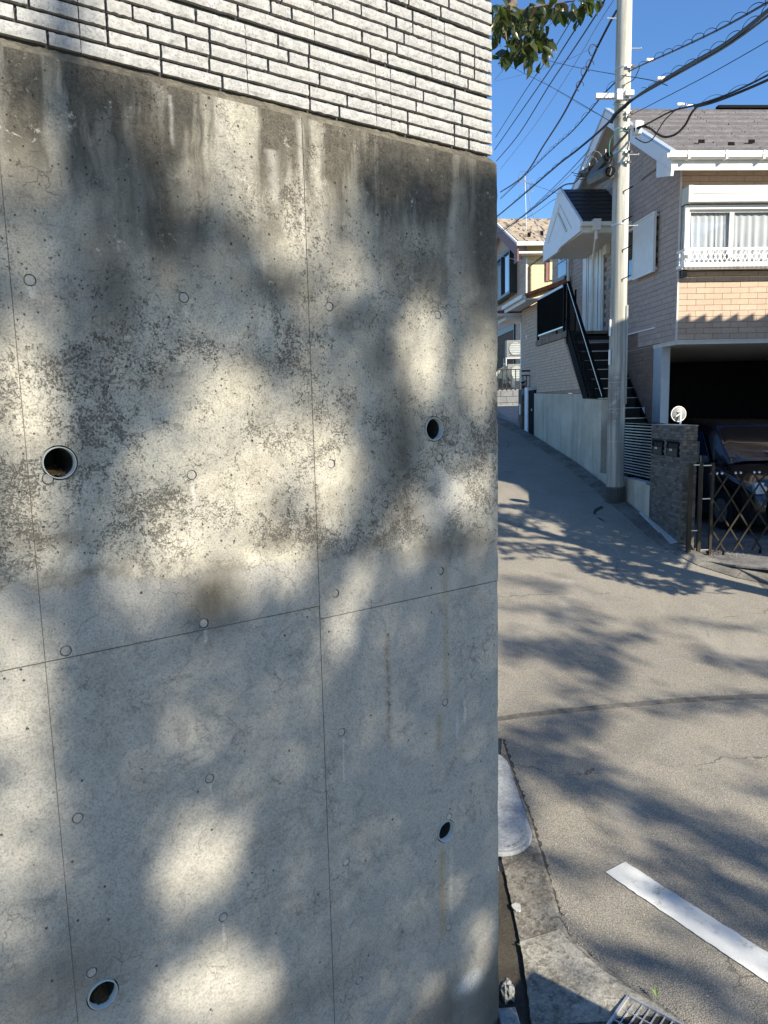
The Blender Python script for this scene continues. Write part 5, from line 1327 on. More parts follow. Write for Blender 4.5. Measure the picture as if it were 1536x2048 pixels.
wire([(1046, 357, 21), (1054, 368, 21), (1058, 396, 20.6), (1065, 426, 20.2), (1082, 474, 19.8), (1098, 497, 19.4), (1112, 508, 19), (1122, 520, 18.7)], .010, 'service drop cable curving down from the antenna junction to the dark rear window', 'greycable')
wire([(1054, 366, 21), (1085, 376, 19), (1122, 390, 17.2)], .005, 'pale stay wire between the antenna junction and the white porch gable', 'greycable')
wire([(996, 510, 24), (1040, 521, 22), (1110, 526, 19), (1135, 525, 18)], .004, 'pale thin line stretched across the far yellow house front', 'whitemetal')
for k in range(3):
    c = [(1046, 350), (1066, 372), (1190, 318)][k]; Yk = [21, 20, 13][k]; R = [.10, .07, .12][k]
    o_ = at(c[0], c[1], Yk); pts = [o_ + Vector((R * math.cos(t * .5), .02 * t, R * math.sin(t * .5) * (1.2))) for t in range(16)]
    solo(MB().tube(pts, .006, 5).build('wire_coil', M['greycable']), ['spare wire coil at the antenna junction', 'small wire coil just below the antenna junction', 'spare wire coil hanging above the splice closures'][k], 'wire')
for k, (x, y, Y) in enumerate([(1186, 100, 13.3), (1180, 130, 14), (1160, 172, 14.8), (1170, 144, 14.4)]):
    o_ = at(x, y, Y); pts = [o_ + Vector((.07 * math.cos(t * .45), .0, .09 * math.sin(t * .45))) for t in range(11)]
    solo(MB().tube(pts, .008, 5).build('drip_loop', M['black']), ['topmost', 'second from top', 'lowest', 'third from top'][k] + ' small drip loop on the thick bundled cable left of the pole', 'wire')
for k in range(3):
    a0_ = at(1188 + 5 * k, 302 + 6 * k, 12.9); pts = [a0_ + Vector((-.28 * t / 8 - .03 * math.sin(t), .03 * t, -.16 * math.sin(math.pi * t / 8) - .25 * t / 8)) for t in range(9)]
    solo(MB().tube(smooth_pts(pts, 4), .0055, 5).build('slack_wire', M['black']), ['first, leftmost', 'second, middle', 'third, rightmost'][k] + ' slack wire hanging over the splice closures', 'wire')
# cables wrapped about the pole
def on_pole(pts, r, m, label, name='pole_cable'):
    P = smooth_pts([FR['H'] @ hy(px, py, PYc - d) for px, py, d in pts], 6)
    solo(MB().tube(P, r, 6).build(name, M[m]), label, 'cable')
on_pole([(1262, 200, .2), (1250, 212, .2), (1238, 222, .19), (1228, 232, .16), (1222, 246, .1)], .030, 'black', 'thick black cable wrapped over the pole at the clamp')
on_pole([(1226, 209, .2), (1240, 209, .2), (1256, 210, .2)], .006, 'green', 'green band of wire across the pole at the clamp')
on_pole([(1252, 215, .2), (1240, 222, .2), (1230, 228, .18), (1224, 236, .14), (1222, 244, .1)], .010, 'green', 'green earth cable bundled with the black one at the clamp')
on_pole([(1256, 262, .2), (1240, 263, .22), (1228, 270, .2), (1220, 282, .18), (1218, 298, .2), (1219, 312, .2)], .008, 'green', 'green cable curving from the junction box down to the black splice closure')
on_pole([(1256, 264, .2), (1246, 276, .2), (1232, 292, .2), (1221, 305, .2)], .020, 'black', 'thick black cable crossing the pole down to the black splice closure')
on_pole([(1240, 236, .16), (1236, 248, .18), (1244, 256, .18), (1256, 258, .2)], .006, 'black', 'thin black wire bowing across the pole above the junction box')
on_pole([(1219, 318, .2), (1216, 330, .3), (1222, 338, .3), (1219, 350, .3)], .018, 'black', 'short black cable linking the two big splice closures')

# TV antenna beyond
am = thing('antenna', 'thin roof antenna mast with crossbar beyond the cables', 'antenna', tuple(at(1053, 450, 24.5)))
MB().tube([at(1053, 460, 24.5), at(1050, 352, 24.5)], .012, 5).build('mast', M['steel'], am)
MB().tube([at(1030, 366, 24.5), at(1066, 360, 24.5)], .008, 5).build('boom', M['steel'], am)
for k in range(5): c_ = at(1032 + 8 * k, 365 - 1.4 * k, 24.5); MB().tube([c_ + Vector((0, -.12, 0)), c_ + Vector((0, .12, 0))], .004, 4).build('element', M['steel'], am)

# =================================================================== MIDDLE HOUSE (orange roof) AND FAR HOUSE
mh = thing('annexe', 'low annexe with orange tiled lean-to roof behind the stair landing', 'building', (5.4, 19, g(19)), 'H')
MB().box(5.02, XH - .01, 18.0, 19.75, -.6, 2.46).build('wall', M['sid_tile_joint'], mh, 'H')
rest = MB(); brick_field(rest, [], .085, .20, -.5, 2.44, 18.0, 19.75, lambda a, z, d: (5.02 - d, a, z)); brick_field(rest, [], .085, .20, -.5, 2.44, 5.02, XH, lambda a, z, d: (a, 18.0 - d, z)); tone(stuff(rest.build('brick', M['sid_tile'], mh, 'H')))
MB().hexa([(4.62, 17.85, 2.56), (XH + .0, 17.85, 2.86), (XH + .0, 20.0, 2.90), (4.62, 20.0, 2.60), (4.62, 17.85, 2.62), (XH, 17.85, 2.98), (XH, 20.0, 3.02), (4.62, 20.0, 2.66)]).build('roof', M['orange'], mh, 'H')
MB().box(4.52, 4.60, 17.85, 20.0, 2.50, 2.60).build('gutter', M['ivory'], mh, 'H', bevel=.012)
MB().box(4.63, 5.01, 17.87, 20.0, 2.47, 2.50).build('soffit', M['ivory'], mh, 'H')
MB().box(4.60, 4.63, 17.86, 20.0, 2.42, 2.555).build('fascia', M['ivory'], mh, 'H')
cn = thing('entrance_canopy', 'small pale canopy with dark red top over the far entrance, beyond the orange roof', 'canopy', (4.9, 21, 2.3), 'H')
MB().hexa([(4.45, 20.3, 2.46), (5.4, 20.3, 2.52), (5.4, 21.3, 2.56), (4.45, 21.3, 2.50), (4.50, 20.3, 2.53), (5.4, 20.3, 2.64), (5.4, 21.3, 2.68), (4.50, 21.3, 2.57)]).build('top', M['darkred'], cn, 'H')
MB().box(4.42, 5.4, 20.28, 21.3, 2.38, 2.455).build('slab', M['ivory'], cn, 'H', bevel=.01)
MB().box(4.7, 5.4, 20.3, 21.2, 2.28, 2.375).build('ceiling', M['ivory'], cn, 'H')
pw = thing('wall_panel', 'dark narrow doorway wall between the annexe and the far house', 'wall', (5.5, 20.4, 0), 'H')
MB().box(5.35, 5.75, 20.4, 20.5, -.3, 2.3).build('panel', M['darkframe'], pw, 'H')
MB().box(5.15, 5.34, 20.38, 20.48, -.3, 2.28).build('jamb', M['ivory'], pw, 'H')
gp_ = hy(1059, 673, 19.3)
globe = MB(); n = 12
for i in range(n + 1):
    for j in range(n): globe.v.append((gp_.x - .02 + .085 * math.sin(math.pi * i / n) * math.cos(6.283 * j / n), gp_.y + .085 * math.sin(math.pi * i / n) * math.sin(6.283 * j / n), gp_.z + .085 * math.cos(math.pi * i / n)))
for i in range(n):
    for j in range(n): j2 = (j + 1) % n; globe.f.append((i*n + j, (i+1)*n + j, (i+1)*n + j2, i*n + j2))
solo(globe.build('wall_lamp', M['whitemetal'], fr='H', smooth=True), 'white globe lamp on the annexe wall above the small gate', 'lamp')
# small gate and posts at the head of the concrete wall
sg = thing('garden_door', 'flat black metal door at the far end of the pale concrete wall', 'door', (4.75, 18, g(18)), 'H')
MB().box(XW + .02, XW + .06, 17.60, 18.15, g(18) - .1, .34).build('leaf', M['blackmetal'], sg, 'H')
MB().tube([(XW, 17.70, -.15), (XW - .02, 17.70, -.15), (XW - .02, 17.70, -.10)], .012, 6).build('knob', M['silver'], sg, 'H')
solo(MB().box(XW - .0, XW + .15, 18.17, 18.45, g(18.2) - .2, .42).build('gate_post', M['trim'], fr='H', bevel=.005), 'white concrete gate post just beyond the black metal door', 'post')
solo(MB().box(XW - .0, XW + .12, 18.75, 18.93, g(18.9) - .2, .25).build('gate_post', M['bark'], fr='H', bevel=.005), 'dark brown gate post beside the pale driveway', 'post')
solo(MB().box(XW - .03, XW - .005, 18.8, 18.88, -.25, .02).build('nameplate', M['whitemetal'], fr='H'), 'small white plate on the brown gate post', 'plate')
sf = thing('railing', 'short black railing above the black metal door', 'railing', (5, 18.5, .4), 'H')
for z_, h_ in ((.83, .04), (.72, .025), (.42, .03)): MB().box(4.80, 5.9, 18.90, 18.93, z_, z_ + h_).build('rail', M['blackmetal'], sf, 'H')
for k in range(12): MB().box(4.82 + .09 * k, 4.835 + .09 * k, 18.905, 18.92, .45, .72).build('baluster', M['blackmetal'], sf, 'H')
solo(MB().box(4.93, 6.0, 18.88, 19.02, -.5, .415).build('garden_wall', M['block'], fr='H'), 'low grey wall under the short black railing', 'wall')
bk = thing('block_wall', 'low grey block wall at the end of the pale driveway', 'wall', (4.6, 24, 0), 'H')
for r_ in range(3):
    for k in range(9):
        x_ = 2.6 + .40 * k + (.2 if r_ % 2 else 0)
        MB().box(x_, x_ + .39, 24.0, 24.15, -.12 + .20 * r_, -.12 + .20 * r_ + .19).build('block', M['block'], bk, 'H', bevel=.008)
MB().box(2.5, 6.3, 24.015, 24.14, -.4, .47).build('core', M['joint'], bk, 'H')
br = thing('railing', 'brown slatted railing along the top of the low block wall', 'railing', (4.6, 24, .5), 'H')
for z_ in (.52, 1.12): MB().box(2.5, 6.3, 24.05, 24.08, z_, z_ + .035).build('rail', M['bronze'], br, 'H')
for k in range(26): MB().box(2.55 + .145 * k, 2.58 + .145 * k, 24.055, 24.075, .555, 1.12).build('slat', M['ivory' if k % 1 else 'bronze'], br, 'H')

FX, FY = 6.75, 26.0
fh = thing('house', 'far tan-roofed house with sunlit yellow front, at the end of the street', 'house', (FX, FY, .2), 'H')
MB().prism([(FX + .01, FY + .01, -.3), (FX + .01, 33.2, -.3), (FX + .01, 33.2, 5.5), (FX + .01, 29.6, 7.0), (FX + .01, FY + .01, 5.42)], (.2, 0, 0)).build('gable_wall', M['sid_joint'], fh, 'H')
MB().box(FX + .22, 13, FY + .01, FY + .2, -.3, 5.4).build('front_wall', M['sid_joint'], fh, 'H')
MB().box(FX + .22, 13, 33.0, 33.2, -.3, 5.4).build('back_wall', M['sid_far'], fh, 'H')
rest = MB(); brick_field(rest, [(28.4, 31.9, 3.95, 5.75)], .16, .5, -.2, 6.9, FY + .02, 33.2, lambda a, z, d: (FX + .01 - d, a, z), clip=lambda a, z: z < (5.35 + (a - FY) * .43 if a < 29.6 else 6.9 - (a - 29.6) * .41))
tone(stuff(rest.build('brick', M['sid_far'], fh, 'H')))
rest = MB(); brick_field(rest, [], .16, .5, -.2, 5.4, FX + .0, 13, lambda a, z, d: (a, FY + .01 - d, z)); tone(stuff(rest.build('brick', M['sid_far2'], fh, 'H')))
ey, ez, ry, rz, ex = FY - .42, 5.42, 29.6, 7.14, FX - .42
rf = MB().prism([(ex + .04, ey, ez), (ex + .04, ry, rz), (ex + .04, 33.9, 5.3), (ex + .04, 33.9, 5.2), (ex + .04, ry, rz - .1), (ex + .04, ey, ez - .1)], (7.5, 0, 0)).build('roof', M['tanroof'], fh, 'H')
rr = random.Random(5)
for k in range(14):
    y0_, y1_ = ey + (ry - ey) * k / 14, ey + (ry - ey) * (k + 1) / 14 + .03; f_ = lambda y: ez + (rz - ez) * (y - ey) / (ry - ey)
    for par, m_ in ((0, 'tanroof'), (1, 'tanroof2')):
        mb = MB(); x = ex + .05 - rr.random() * .3; i = 0
        while x < 10.2:
            w = rr.uniform(.22, .5); xa = max(x, ex + .05)
            if (i % 2) == par and x + w > xa: mb.hexa([(xa, y0_, f_(y0_) + .001), (x + w - .02, y0_, f_(y0_) + .001), (x + w - .02, y1_, f_(y1_) + .001), (xa, y1_, f_(y1_) + .001), (xa, y0_, f_(y0_) + .04), (x + w - .02, y0_, f_(y0_) + .04), (x + w - .02, y1_, f_(y1_) + .012), (xa, y1_, f_(y1_) + .012)])
            x += w; i += 1
        stuff(mb.build('shingle_course', M[m_], rf, 'H'))
for k in range(6): MB().box(ex + .5 + .5 * k, ex + .6 + .5 * k, ey + .55 + .2 * (k % 2), ey + .62 + .2 * (k % 2), ez + .30 + .09 * (k % 2), ez + .44 + .09 * (k % 2)).build('snow_guard', M['blackmetal'], rf, 'H')
MB().prism([(ex, ey, ez - .05), (ex, ry, rz - .05), (ex, ry, rz - .42), (ex, ey + .5, ez - .28), (ex, ey + .5, ez - .62), (ex, ey, ez - .62)], (.04, 0, 0)).build('rake_board', M['darkred'], fh, 'H')
MB().prism([(ex, ry, rz - .05), (ex, 33.9, 5.2), (ex, 33.9, 4.85), (ex, ry, rz - .42)], (.04, 0, 0)).build('rake_board', M['darkred'], fh, 'H')
MB().prism([(ex - .02, ey, ez + .0), (ex - .02, ry, rz + .03), (ex - .02, ry, rz - .04), (ex - .02, ey, ez - .08)], (.06, 0, 0)).build('rake_flashing', M['ivory'], fh, 'H')
MB().box(ex - .05, 13, ey - .12, ey - .02, ez - .13, ez + .0).build('roof_gutter', M['ivory'], fh, 'H', bevel=.02)
MB().box(ex + .05, 13, ey + .0, FY, ez - .36, ez - .30).build('soffit', M['ivory'], fh, 'H')
MB().tube([(FX + .55, ey - .07, ez - .13), (FX + .55, ey - .07, ez - .4), (FX + .12, FY - .05, ez - .7), (FX + .12, FY - .05, 0)], .04, 7).build('downpipe', M['bark'], fh, 'H')
MB().box(FX - .02, FX + .02, FY - .02, FY + .02, -.2, 5.0).build('corner_bead', M['trim'], fh, 'H')
w0, w1 = hx(1033, 505, FX), hx(1000, 590, FX)
bwn = MB().box(FX - .28, FX + .0, w0.y - .1, w0.y + .02, 4.02, 5.62).box(FX - .28, FX, w0.y + .021, w0.y + 2.9, 4.02, 4.12).box(FX - .28, FX, w0.y + .021, w0.y + 2.9, 5.52, 5.62).box(FX - .28, FX, w0.y + 1.28, w0.y + 1.36, 4.121, 5.519).build('bay_window', M['darkframe'], fh, 'H')
MB().quad((FX - .20, w0.y + .02, 4.1), (FX - .20, w0.y + 1.3, 4.1), (FX - .20, w0.y + 1.3, 5.55), (FX - .20, w0.y + .02, 5.55)).build('pane', M['glass'], bwn, 'H')
MB().quad((FX - .22, w0.y + 1.36, 4.1), (FX - .22, w0.y + 2.9, 4.1), (FX - .22, w0.y + 2.9, 5.55), (FX - .22, w0.y + 1.36, 5.55)).build('pane', M['clear'], bwn, 'H')
MB().box(FX - .02, FX + .0, w0.y + 1.4, w0.y + 2.9, 4.12, 5.5).build('blind', M['acbody'], bwn, 'H')
nw = hy(1097, 505, FY); MB().box(nw.x - .10, nw.x + .02, FY - .06, FY + .0, 4.2, 5.2).build('narrow_window', M['darkred'], fh, 'H')
MB().box(nw.x + .021, nw.x + .30, FY - .09, FY, 4.24, 5.3).build('shutter', M['sid_far2'], fh, 'H')
lp = hx(1043, 512, FX); MB().tube([(FX, lp.y, lp.z), (FX - .12, lp.y, lp.z - .02), (FX - .14, lp.y, lp.z - .16)], [.07, .10, .05], 10).build('lamp', M['whitemetal'], fh, 'H', smooth=True)
s0_, s1_ = hx(1031, 640, FX), hx(1000, 640, FX)
sh = MB().box(FX - .06, FX, s0_.y, s0_.y + .08, .1, 2.95).box(FX - .06, FX, s0_.y + .081, s0_.y + 3.2, 2.75, 2.95).build('roller_shutter', M['darkframe'], fh, 'H')
for k in range(26): MB().box(FX - .035, FX, s0_.y + .081, s0_.y + 3.2, .15 + .10 * k, .24 + .10 * k).build('shutter_slat', M['bark'], sh, 'H')
# things on the terrace in front of the far house
def acunit(x, y, z, label):
    t_ = thing('air_conditioner', label, 'air conditioner', (x, y, z), 'H')
    MB().box(x - .40, x + .40, y - .13, y + .13, z, z + .56).build('case', M['acbody'], t_, 'H', bevel=.012)
    f_ = MB().tube([(x - .10, y - .132, z + .28), (x - .10, y - .15, z + .28)], .215, 20).build('fan_guard', M['pvc'], t_, 'H')
    for k in range(6): MB().box(x - .30, x + .10, y - .160, y - .152, z + .08 + .075 * k, z + .088 + .075 * k).build('grille_bar', M['acbody'], t_, 'H')
q = hy(1036, 715, 25.0)
acunit(q.x - .02, 25.0, q.z, 'upper outdoor air conditioner unit on a steel stand by the far house')
acunit(q.x + .02, 25.0, q.z - .78, 'lower outdoor air conditioner unit under the steel stand by the far house')
stn = thing('unit_stand', 'grey steel stand carrying the upper air conditioner', 'stand', (q.x, 25, .5), 'H')
for dx in (-.44, .44):
    for dy in (-.16, .16): MB().box(q.x + dx - .015, q.x + dx + .015, 25 + dy - .015, 25 + dy + .015, q.z - .85, q.z - .005).build('leg', M['steel'], stn, 'H')
for dy in (-.16, .16): MB().box(q.x - .424, q.x + .424, 25 + dy - .02, 25 + dy + .02, q.z - .045, q.z - .005).build('rail', M['steel'], stn, 'H')
solo(structure(MB().box(2.5, 6.7, 24.2, 25.95, -.3, .50).build('terrace', M['driveway'], fr='H')), 'raised concrete terrace', 'terrace') if False else structure(MB().box(2.5, 6.7, 24.2, 25.95, -.3, .50).build('terrace', M['driveway'], fr='H'))
bc = hy(1004, 735, 24.8); mb = MB(); nn = 10
for i in range(nn + 1):
    for j in range(nn + 1):
        u_, v_ = -1 + 2 * i / nn, j / nn
        h = (1 - abs(u_) ** 2.2) * .75 + .08 * mnoise.noise(Vector((u_ * 3, v_ * 4, 0)))
        mb.v.append((bc.x + u_ * .45, 24.55 + v_ * .5 + .08 * mnoise.noise(Vector((u_ * 5, v_, 3))), .52 + max(0, h) * (1 - .5 * v_)))
for i in range(nn):
    for j in range(nn): a_ = i * (nn + 1) + j; mb.f.append((a_, a_ + 1, a_ + nn + 2, a_ + nn + 1))
solo(mb.build('bicycle_cover', M['cloth'], fr='H', smooth=True), 'pale cloth-covered bicycle behind the brown railing', 'cover')
for k in range(5):
    x_ = 4.95 + .17 * k; p_ = thing('potted_plant', ['leftmost', 'second from left', 'middle', 'fourth from left', 'rightmost'][k] + ' small potted plant behind the short black railing', 'plant', (x_, 19.4, .45), 'H')
    MB().tube([(x_, 19.4, .40), (x_, 19.4, .52)], [.045, .06], 8).build('pot', M['orange'], p_, 'H')
    lm = MB()
    for j in range(14): an = random.uniform(0, 6.28); blade(lm, (x_, 19.4, .52), (math.cos(an), math.sin(an), random.uniform(.5, 2)), random.uniform(.08, .17), .02)
    lm.build('foliage', M['leaf2'], p_, 'H')
solo(structure(MB().box(4.93, 6.0, 19.03, 19.8, -.5, .40).build('planter_bed', M['gravel'], fr='H')), 'x', 'x') if False else structure(MB().box(4.93, 5.0, 19.03, 19.8, -.5, .40).build('planter_bed', M['gravel'], fr='H'))
# =================================================================== THE PLACE BEHIND THE CAMERA THAT CASTS THE SHADE
SH = Vector((SD.x, SD.y, 0)).normalized(); TANE = SD.z / math.hypot(SD.x, SD.y)
# neighbour's house on the right, outside the view
nbh = thing('house', 'plain neighbouring house with grey tiled roof, right of the view', 'house', (11, 7, -2.6), 'H')
NX0, NY0, NY1, NZ = 8.72, 6.75, 8.0, 3.95
MB().box(NX0, 15, NY0, NY1, -2.6, NZ - .1).build('wall', M['neigh'], nbh, 'H')
MB().box(11, 15, 3.4, NY0 - .001, -2.6, NZ - .1).build('wall', M['neigh'], nbh, 'H')
MB().prism([(NX0 - .35, NY1 + .5, NZ), (NX0 - .35, 6.2, NZ + .85), (NX0 - .35, NY0 - .5, NZ + .4), (NX0 - .35, NY0 - .5, NZ + .28), (NX0 - .35, 6.2, NZ + .73), (NX0 - .35, NY1 + .5, NZ - .12)], (6.9, 0, 0)).build('roof', M['kawara'], nbh, 'H')
MB().prism([(10.6, NY0 - .5, NZ + .3), (10.6, 5.0, NZ + .75), (10.6, 3.0, NZ + .0), (10.6, 3.0, NZ - .12), (10.6, NY0 - .5, NZ + .18)], (4.8, 0, 0)).build('roof', M['kawara'], nbh, 'H')
rt = MB()
for k in range(25):
    x_ = NX0 - .35 + .275 * k
    rt.prism([(x_, NY1 + .52, NZ - .02), (x_ + .20, NY1 + .52, NZ + .03), (x_ + .26, NY1 + .52, NZ + .10), (x_ + .275, NY1 + .52, NZ - .02)], (0, -.4, .1))
stuff(rt.build('roof_tile', M['kawara'], nbh, 'H'))
MB().box(9.4, 10.6, NY1, NY1 + .03, -.6, .8).build('window', M['glass'], nbh, 'H')
MB().box(9.4, 10.6, NY1, NY1 + .03, 1.8, 3.0).build('window', M['glass'], nbh, 'H')

# unseen slab added to cast the hard shadow edge by the wall foot
ea, eb = FR['H'] @ gp(1040, 1934), FR['H'] @ gp(1242, 2042)
hz = 1.0; ta_, tb_ = ea + SH * (hz / TANE), eb + SH * (hz / TANE); dirv = (tb_ - ta_); dirv.z = 0; dirv.normalize()
p0 = Vector((ta_.x, ta_.y, 0)) + dirv * .02; p1 = p0 + dirv * 4; back = Vector((dirv.y, -dirv.x, 0)) * -1
if back.y > 0: back = -back
ztop = ea.z + hz
MB_ = MB().prism([(p0.x, p0.y, -3.2), (p1.x, p1.y, -3.2), (p1.x + back.x * .3, p1.y + back.y * .3, -3.2), (p0.x + back.x * .3, p0.y + back.y * .3, -3.2)], (0, 0, ztop + 3.2))
solo(MB_.build('shadow_slab', M['ret'], bevel=.01), 'low concrete slab outside the view, added to cast a hard shadow edge', 'wall')

# ---- foliage tools
def leaf_quad(mb, c, size, asp=.5, rng=random):
    n_ = Vector((rng.gauss(0, 1), rng.gauss(0, 1), rng.gauss(0, 1))).normalized()
    n_ = (n_ * .75 + SD * rng.choice((-1, 1))).normalized()
    t = n_.orthogonal().normalized(); t.rotate(Matrix.Rotation(rng.uniform(0, 6.28), 3, n_)); b = n_.cross(t)
    l, w = size, size * asp
    i = len(mb.v); mb.v += [tuple(c - t * l * .5), tuple(c + b * w * .5), tuple(c + t * l * .5), tuple(c - b * w * .5)]; mb.f.append((i, i + 1, i + 2, i + 3))
def seg(px, py, x0, y0, x1, y1, w):
    dx, dy = x1 - x0, y1 - y0; L = dx * dx + dy * dy
    t = 0 if L == 0 else max(0, min(1, ((px - x0) * dx + (py - y0) * dy) / L))
    return math.hypot(px - x0 - t * dx, py - y0 - t * dy) / w
def branchy(mb, base, tips, r0, rng, bend=.25):
    for tp in tips:
        d = tp - base; pts = [base + d * t + Vector((rng.uniform(-1, 1), rng.uniform(-1, 1), rng.uniform(-.5, 1))) * bend * math.sin(math.pi * t) for t in (0, .2, .4, .6, .8, 1)]
        mb.tube(smooth_pts(pts, 3), [r0 * (1 - .85 * i / 15) for i in range(16)], 6)

# ---- big evergreen far behind the viewpoint: soft dapple on wall and near road
rngA = random.Random(21)
WL = [(45, 1560, 60, 330, .80), (370, 1580, 80, 180, .42), (340, 1860, 60, 120, .4), (640, 1290, 50, 90, .45), (300, 190, 330, 110, .72), (600, 250, 170, 150, .93), (820, 290, 150, 70, .6), (120, 480, 110, 90, .7), (30, 230, 120, 150, .75), (60, 800, 75, 230, .95), (140, 700, 90, 160, .55), (430, 300, 110, 110, .7), (585, 330, 85, 200, .95), (690, 470, 60, 120, .45), (640, 560, 60, 80, .6),
      (430, 760, 80, 90, .55), (480, 900, 120, 150, .95), (330, 960, 70, 90, .7), (640, 800, 60, 90, .6), (660, 950, 60, 110, .85), (650, 880, 45, 60, .8), (845, 690, 38, 105, .9), (965, 740, 30, 90, .8), (900, 760, 40, 60, .4),
      (480, 1115, 170, 95, .95), (620, 1130, 80, 70, .9), (250, 1120, 90, 60, .6), (290, 1220, 120, 60, .55), (935, 985, 50, 45, .75), (830, 1055, 45, 60, .65), (950, 1060, 35, 50, .5), (60, 1180, 100, 110, .75), (710, 1240, 60, 100, .8), (760, 1120, 60, 60, .5),
      (30, 1480, 70, 110, .85), (380, 1440, 50, 50, .75), (390, 1705, 82, 88, 1.0), (30, 1745, 62, 115, .85), (425, 1975, 115, 85, .9), (340, 2050, 130, 60, .6), (450, 1350, 70, 40, .35), (560, 1560, 70, 90, .45), (520, 1420, 60, 60, .55), (290, 1500, 25, 25, .5), (600, 1470, 22, 80, .3),
      (955, 1895, 25, 65, .55), (865, 2000, 40, 60, .45), (930, 560, 30, 40, .2), (880, 420, 25, 40, .2), (180, 1060, 150, 90, .7), (20, 1330, 70, 80, .8)]
WS = [(185, 1300, 210, 2100, 66, .98), (250, 150, 225, 640, 45, .75), (200, 640, 200, 1000, 40, .75), (570, 1210, 690, 1080, 22, .7), (250, 1330, 560, 1200, 30, .75), (430, 1330, 640, 1180, 22, .6), (640, 1440, 760, 1180, 24, .85), (230, 1500, 420, 1350, 26, .7), (540, 1360, 740, 1080, 16, .6), (480, 1820, 640, 1560, 30, .5), (560, 1640, 760, 1330, 45, .6), (440, 1520, 620, 1300, 18, .5), (820, 1300, 890, 1060, 16, .6), (690, 1150, 740, 900, 14, .5), (330, 1560, 560, 1480, 18, .5), (760, 1330, 960, 1180, 26, .7)]
def wall_light(px, py):
    l = .10 if py < 1250 else (.24 if px < 600 else .03)
    for x, y, rx, ry, a_ in WL:
        rx *= 1.04; ry *= 1.04
        q = ((px - x) / rx) ** 2 + ((py - y) / ry) ** 2
        l = max(l, a_ * (1 if q < .7 else math.exp(-(q - .7) * 1.6)))
    for x0, y0, x1, y1, w, a_ in WS:
        q = seg(px, py, x0, y0, x1, y1, w); l *= 1 - a_ * (1 if q < .8 else math.exp(-(q - .8) * 3))
    return min(1, l * 1.12)
TA_h = 13.0                                                   # horizontal distance of the tree
W0 = WD * .53 + WN * WDIST
trA = Vector((W0.x, W0.y, 0)) + SH * TA_h
TAb = Vector((trA.x, trA.y, g(-9)))
treeA = thing('evergreen_tree', 'tall dense evergreen behind the viewpoint that dapples the wall with shade', 'tree', tuple(TAb))
lm = MB(); tips = []
def to_crown(p, tr, spread, rng):
    # travel from p towards the sun until roughly above the trunk
    h = (tr - p).dot(SH) + rng.uniform(-spread, spread); return p + SD * (h / math.hypot(SD.x, SD.y))
step = .027
s = -1.6
while s < 2.30:
    z = -3.0
    while z < .93:
        ss, zz = s + rngA.uniform(-.5, .5) * step, z + rngA.uniform(-.5, .5) * step
        P = WD * ss + WN * WDIST + Vector((0, 0, zz))
        px, py = proj(P)
        if px < -60: l = .35 + .5 * mnoise.noise(Vector((ss * 2.3, zz * 2.3, 0)))
        elif py > 2100: l = .35
        else: l = wall_light(px, py)
        l = max(0, min(1, l + .10 * mnoise.noise(Vector((ss * 8, zz * 8, 4)))))
        if rngA.random() < (1 - l) * .95:
            c = to_crown(P, trA, 2.2, rngA); leaf_quad(lm, c, .085, .62, rngA)
            if rngA.random() < .003: tips.append(c)
        z += step
    s += step
RDK = [(1040, 1505, 1200, 1575, 34, .95), (1200, 1575, 1420, 1665, 28, .97), (1420, 1665, 1560, 1725, 40, .95), (1040, 1490, 1190, 1440, 40, .85), (1010, 1530, 1060, 1640, 26, .6),
       (1150, 1300, 1215, 1330, 42, .8), (1000, 1285, 1150, 1300, 20, .6), (1210, 1290, 1290, 1266, 18, .6), (1120, 1225, 1180, 1240, 22, .5), (1000, 1150, 1120, 1178, 14, .5), (1400, 1310, 1560, 1345, 16, .6),
       (1300, 1415, 1560, 1405, 20, .6), (1110, 1385, 1210, 1380, 18, .45), (1350, 1760, 1560, 1850, 62, .9), (1000, 1290, 1180, 1320, 22, .7), (1240, 1690, 1400, 1735, 34, .45), (1180, 1900, 1430, 1965, 28, .75), (1090, 1720, 1190, 1745, 26, .5), (1440, 1985, 1560, 2048, 46, .5),
       (1000, 1620, 1070, 1760, 26, .45), (1110, 1550, 1180, 1500, 28, .5), (1000, 1215, 1110, 1222, 10, .4), (1350, 1240, 1560, 1262, 9, .4), (1480, 1560, 1560, 1590, 22, .4)]
def road_light(px, py, X, Y):
    l = 1.0 + .06 * mnoise.noise(Vector((X * 1.4, Y * .9, 2)))
    for x0, y0, x1, y1, w, a_ in RDK:
        w *= 1.0
        q = seg(px, py, x0, y0, x1, y1, w); l *= 1 - a_ * (1 if q < .6 else math.exp(-(q - .6) * 2.5))
    return l
dx_, dy_ = .050, .050
Y = 2.4
while Y < 9.2:
    X = .35
    while X < 5.2:
        x_, y_ = X + rngA.uniform(-.5, .5) * dx_, Y + rngA.uniform(-.5, .5) * dy_
        P = Vector((x_, y_, 0)); P.z = g(P.dot(EY)); px, py = proj(P)
        if 985 < px < 1640 and 1150 < py < 2200:
            l = road_light(px, py, x_, y_)
            if rngA.random() < (1 - l) * .9:
                c = to_crown(P, trA, 2.4, rngA); leaf_quad(lm, c, .095, .7, rngA)
                if rngA.random() < .005: tips.append(c)
        X += dx_
    Y += dy_
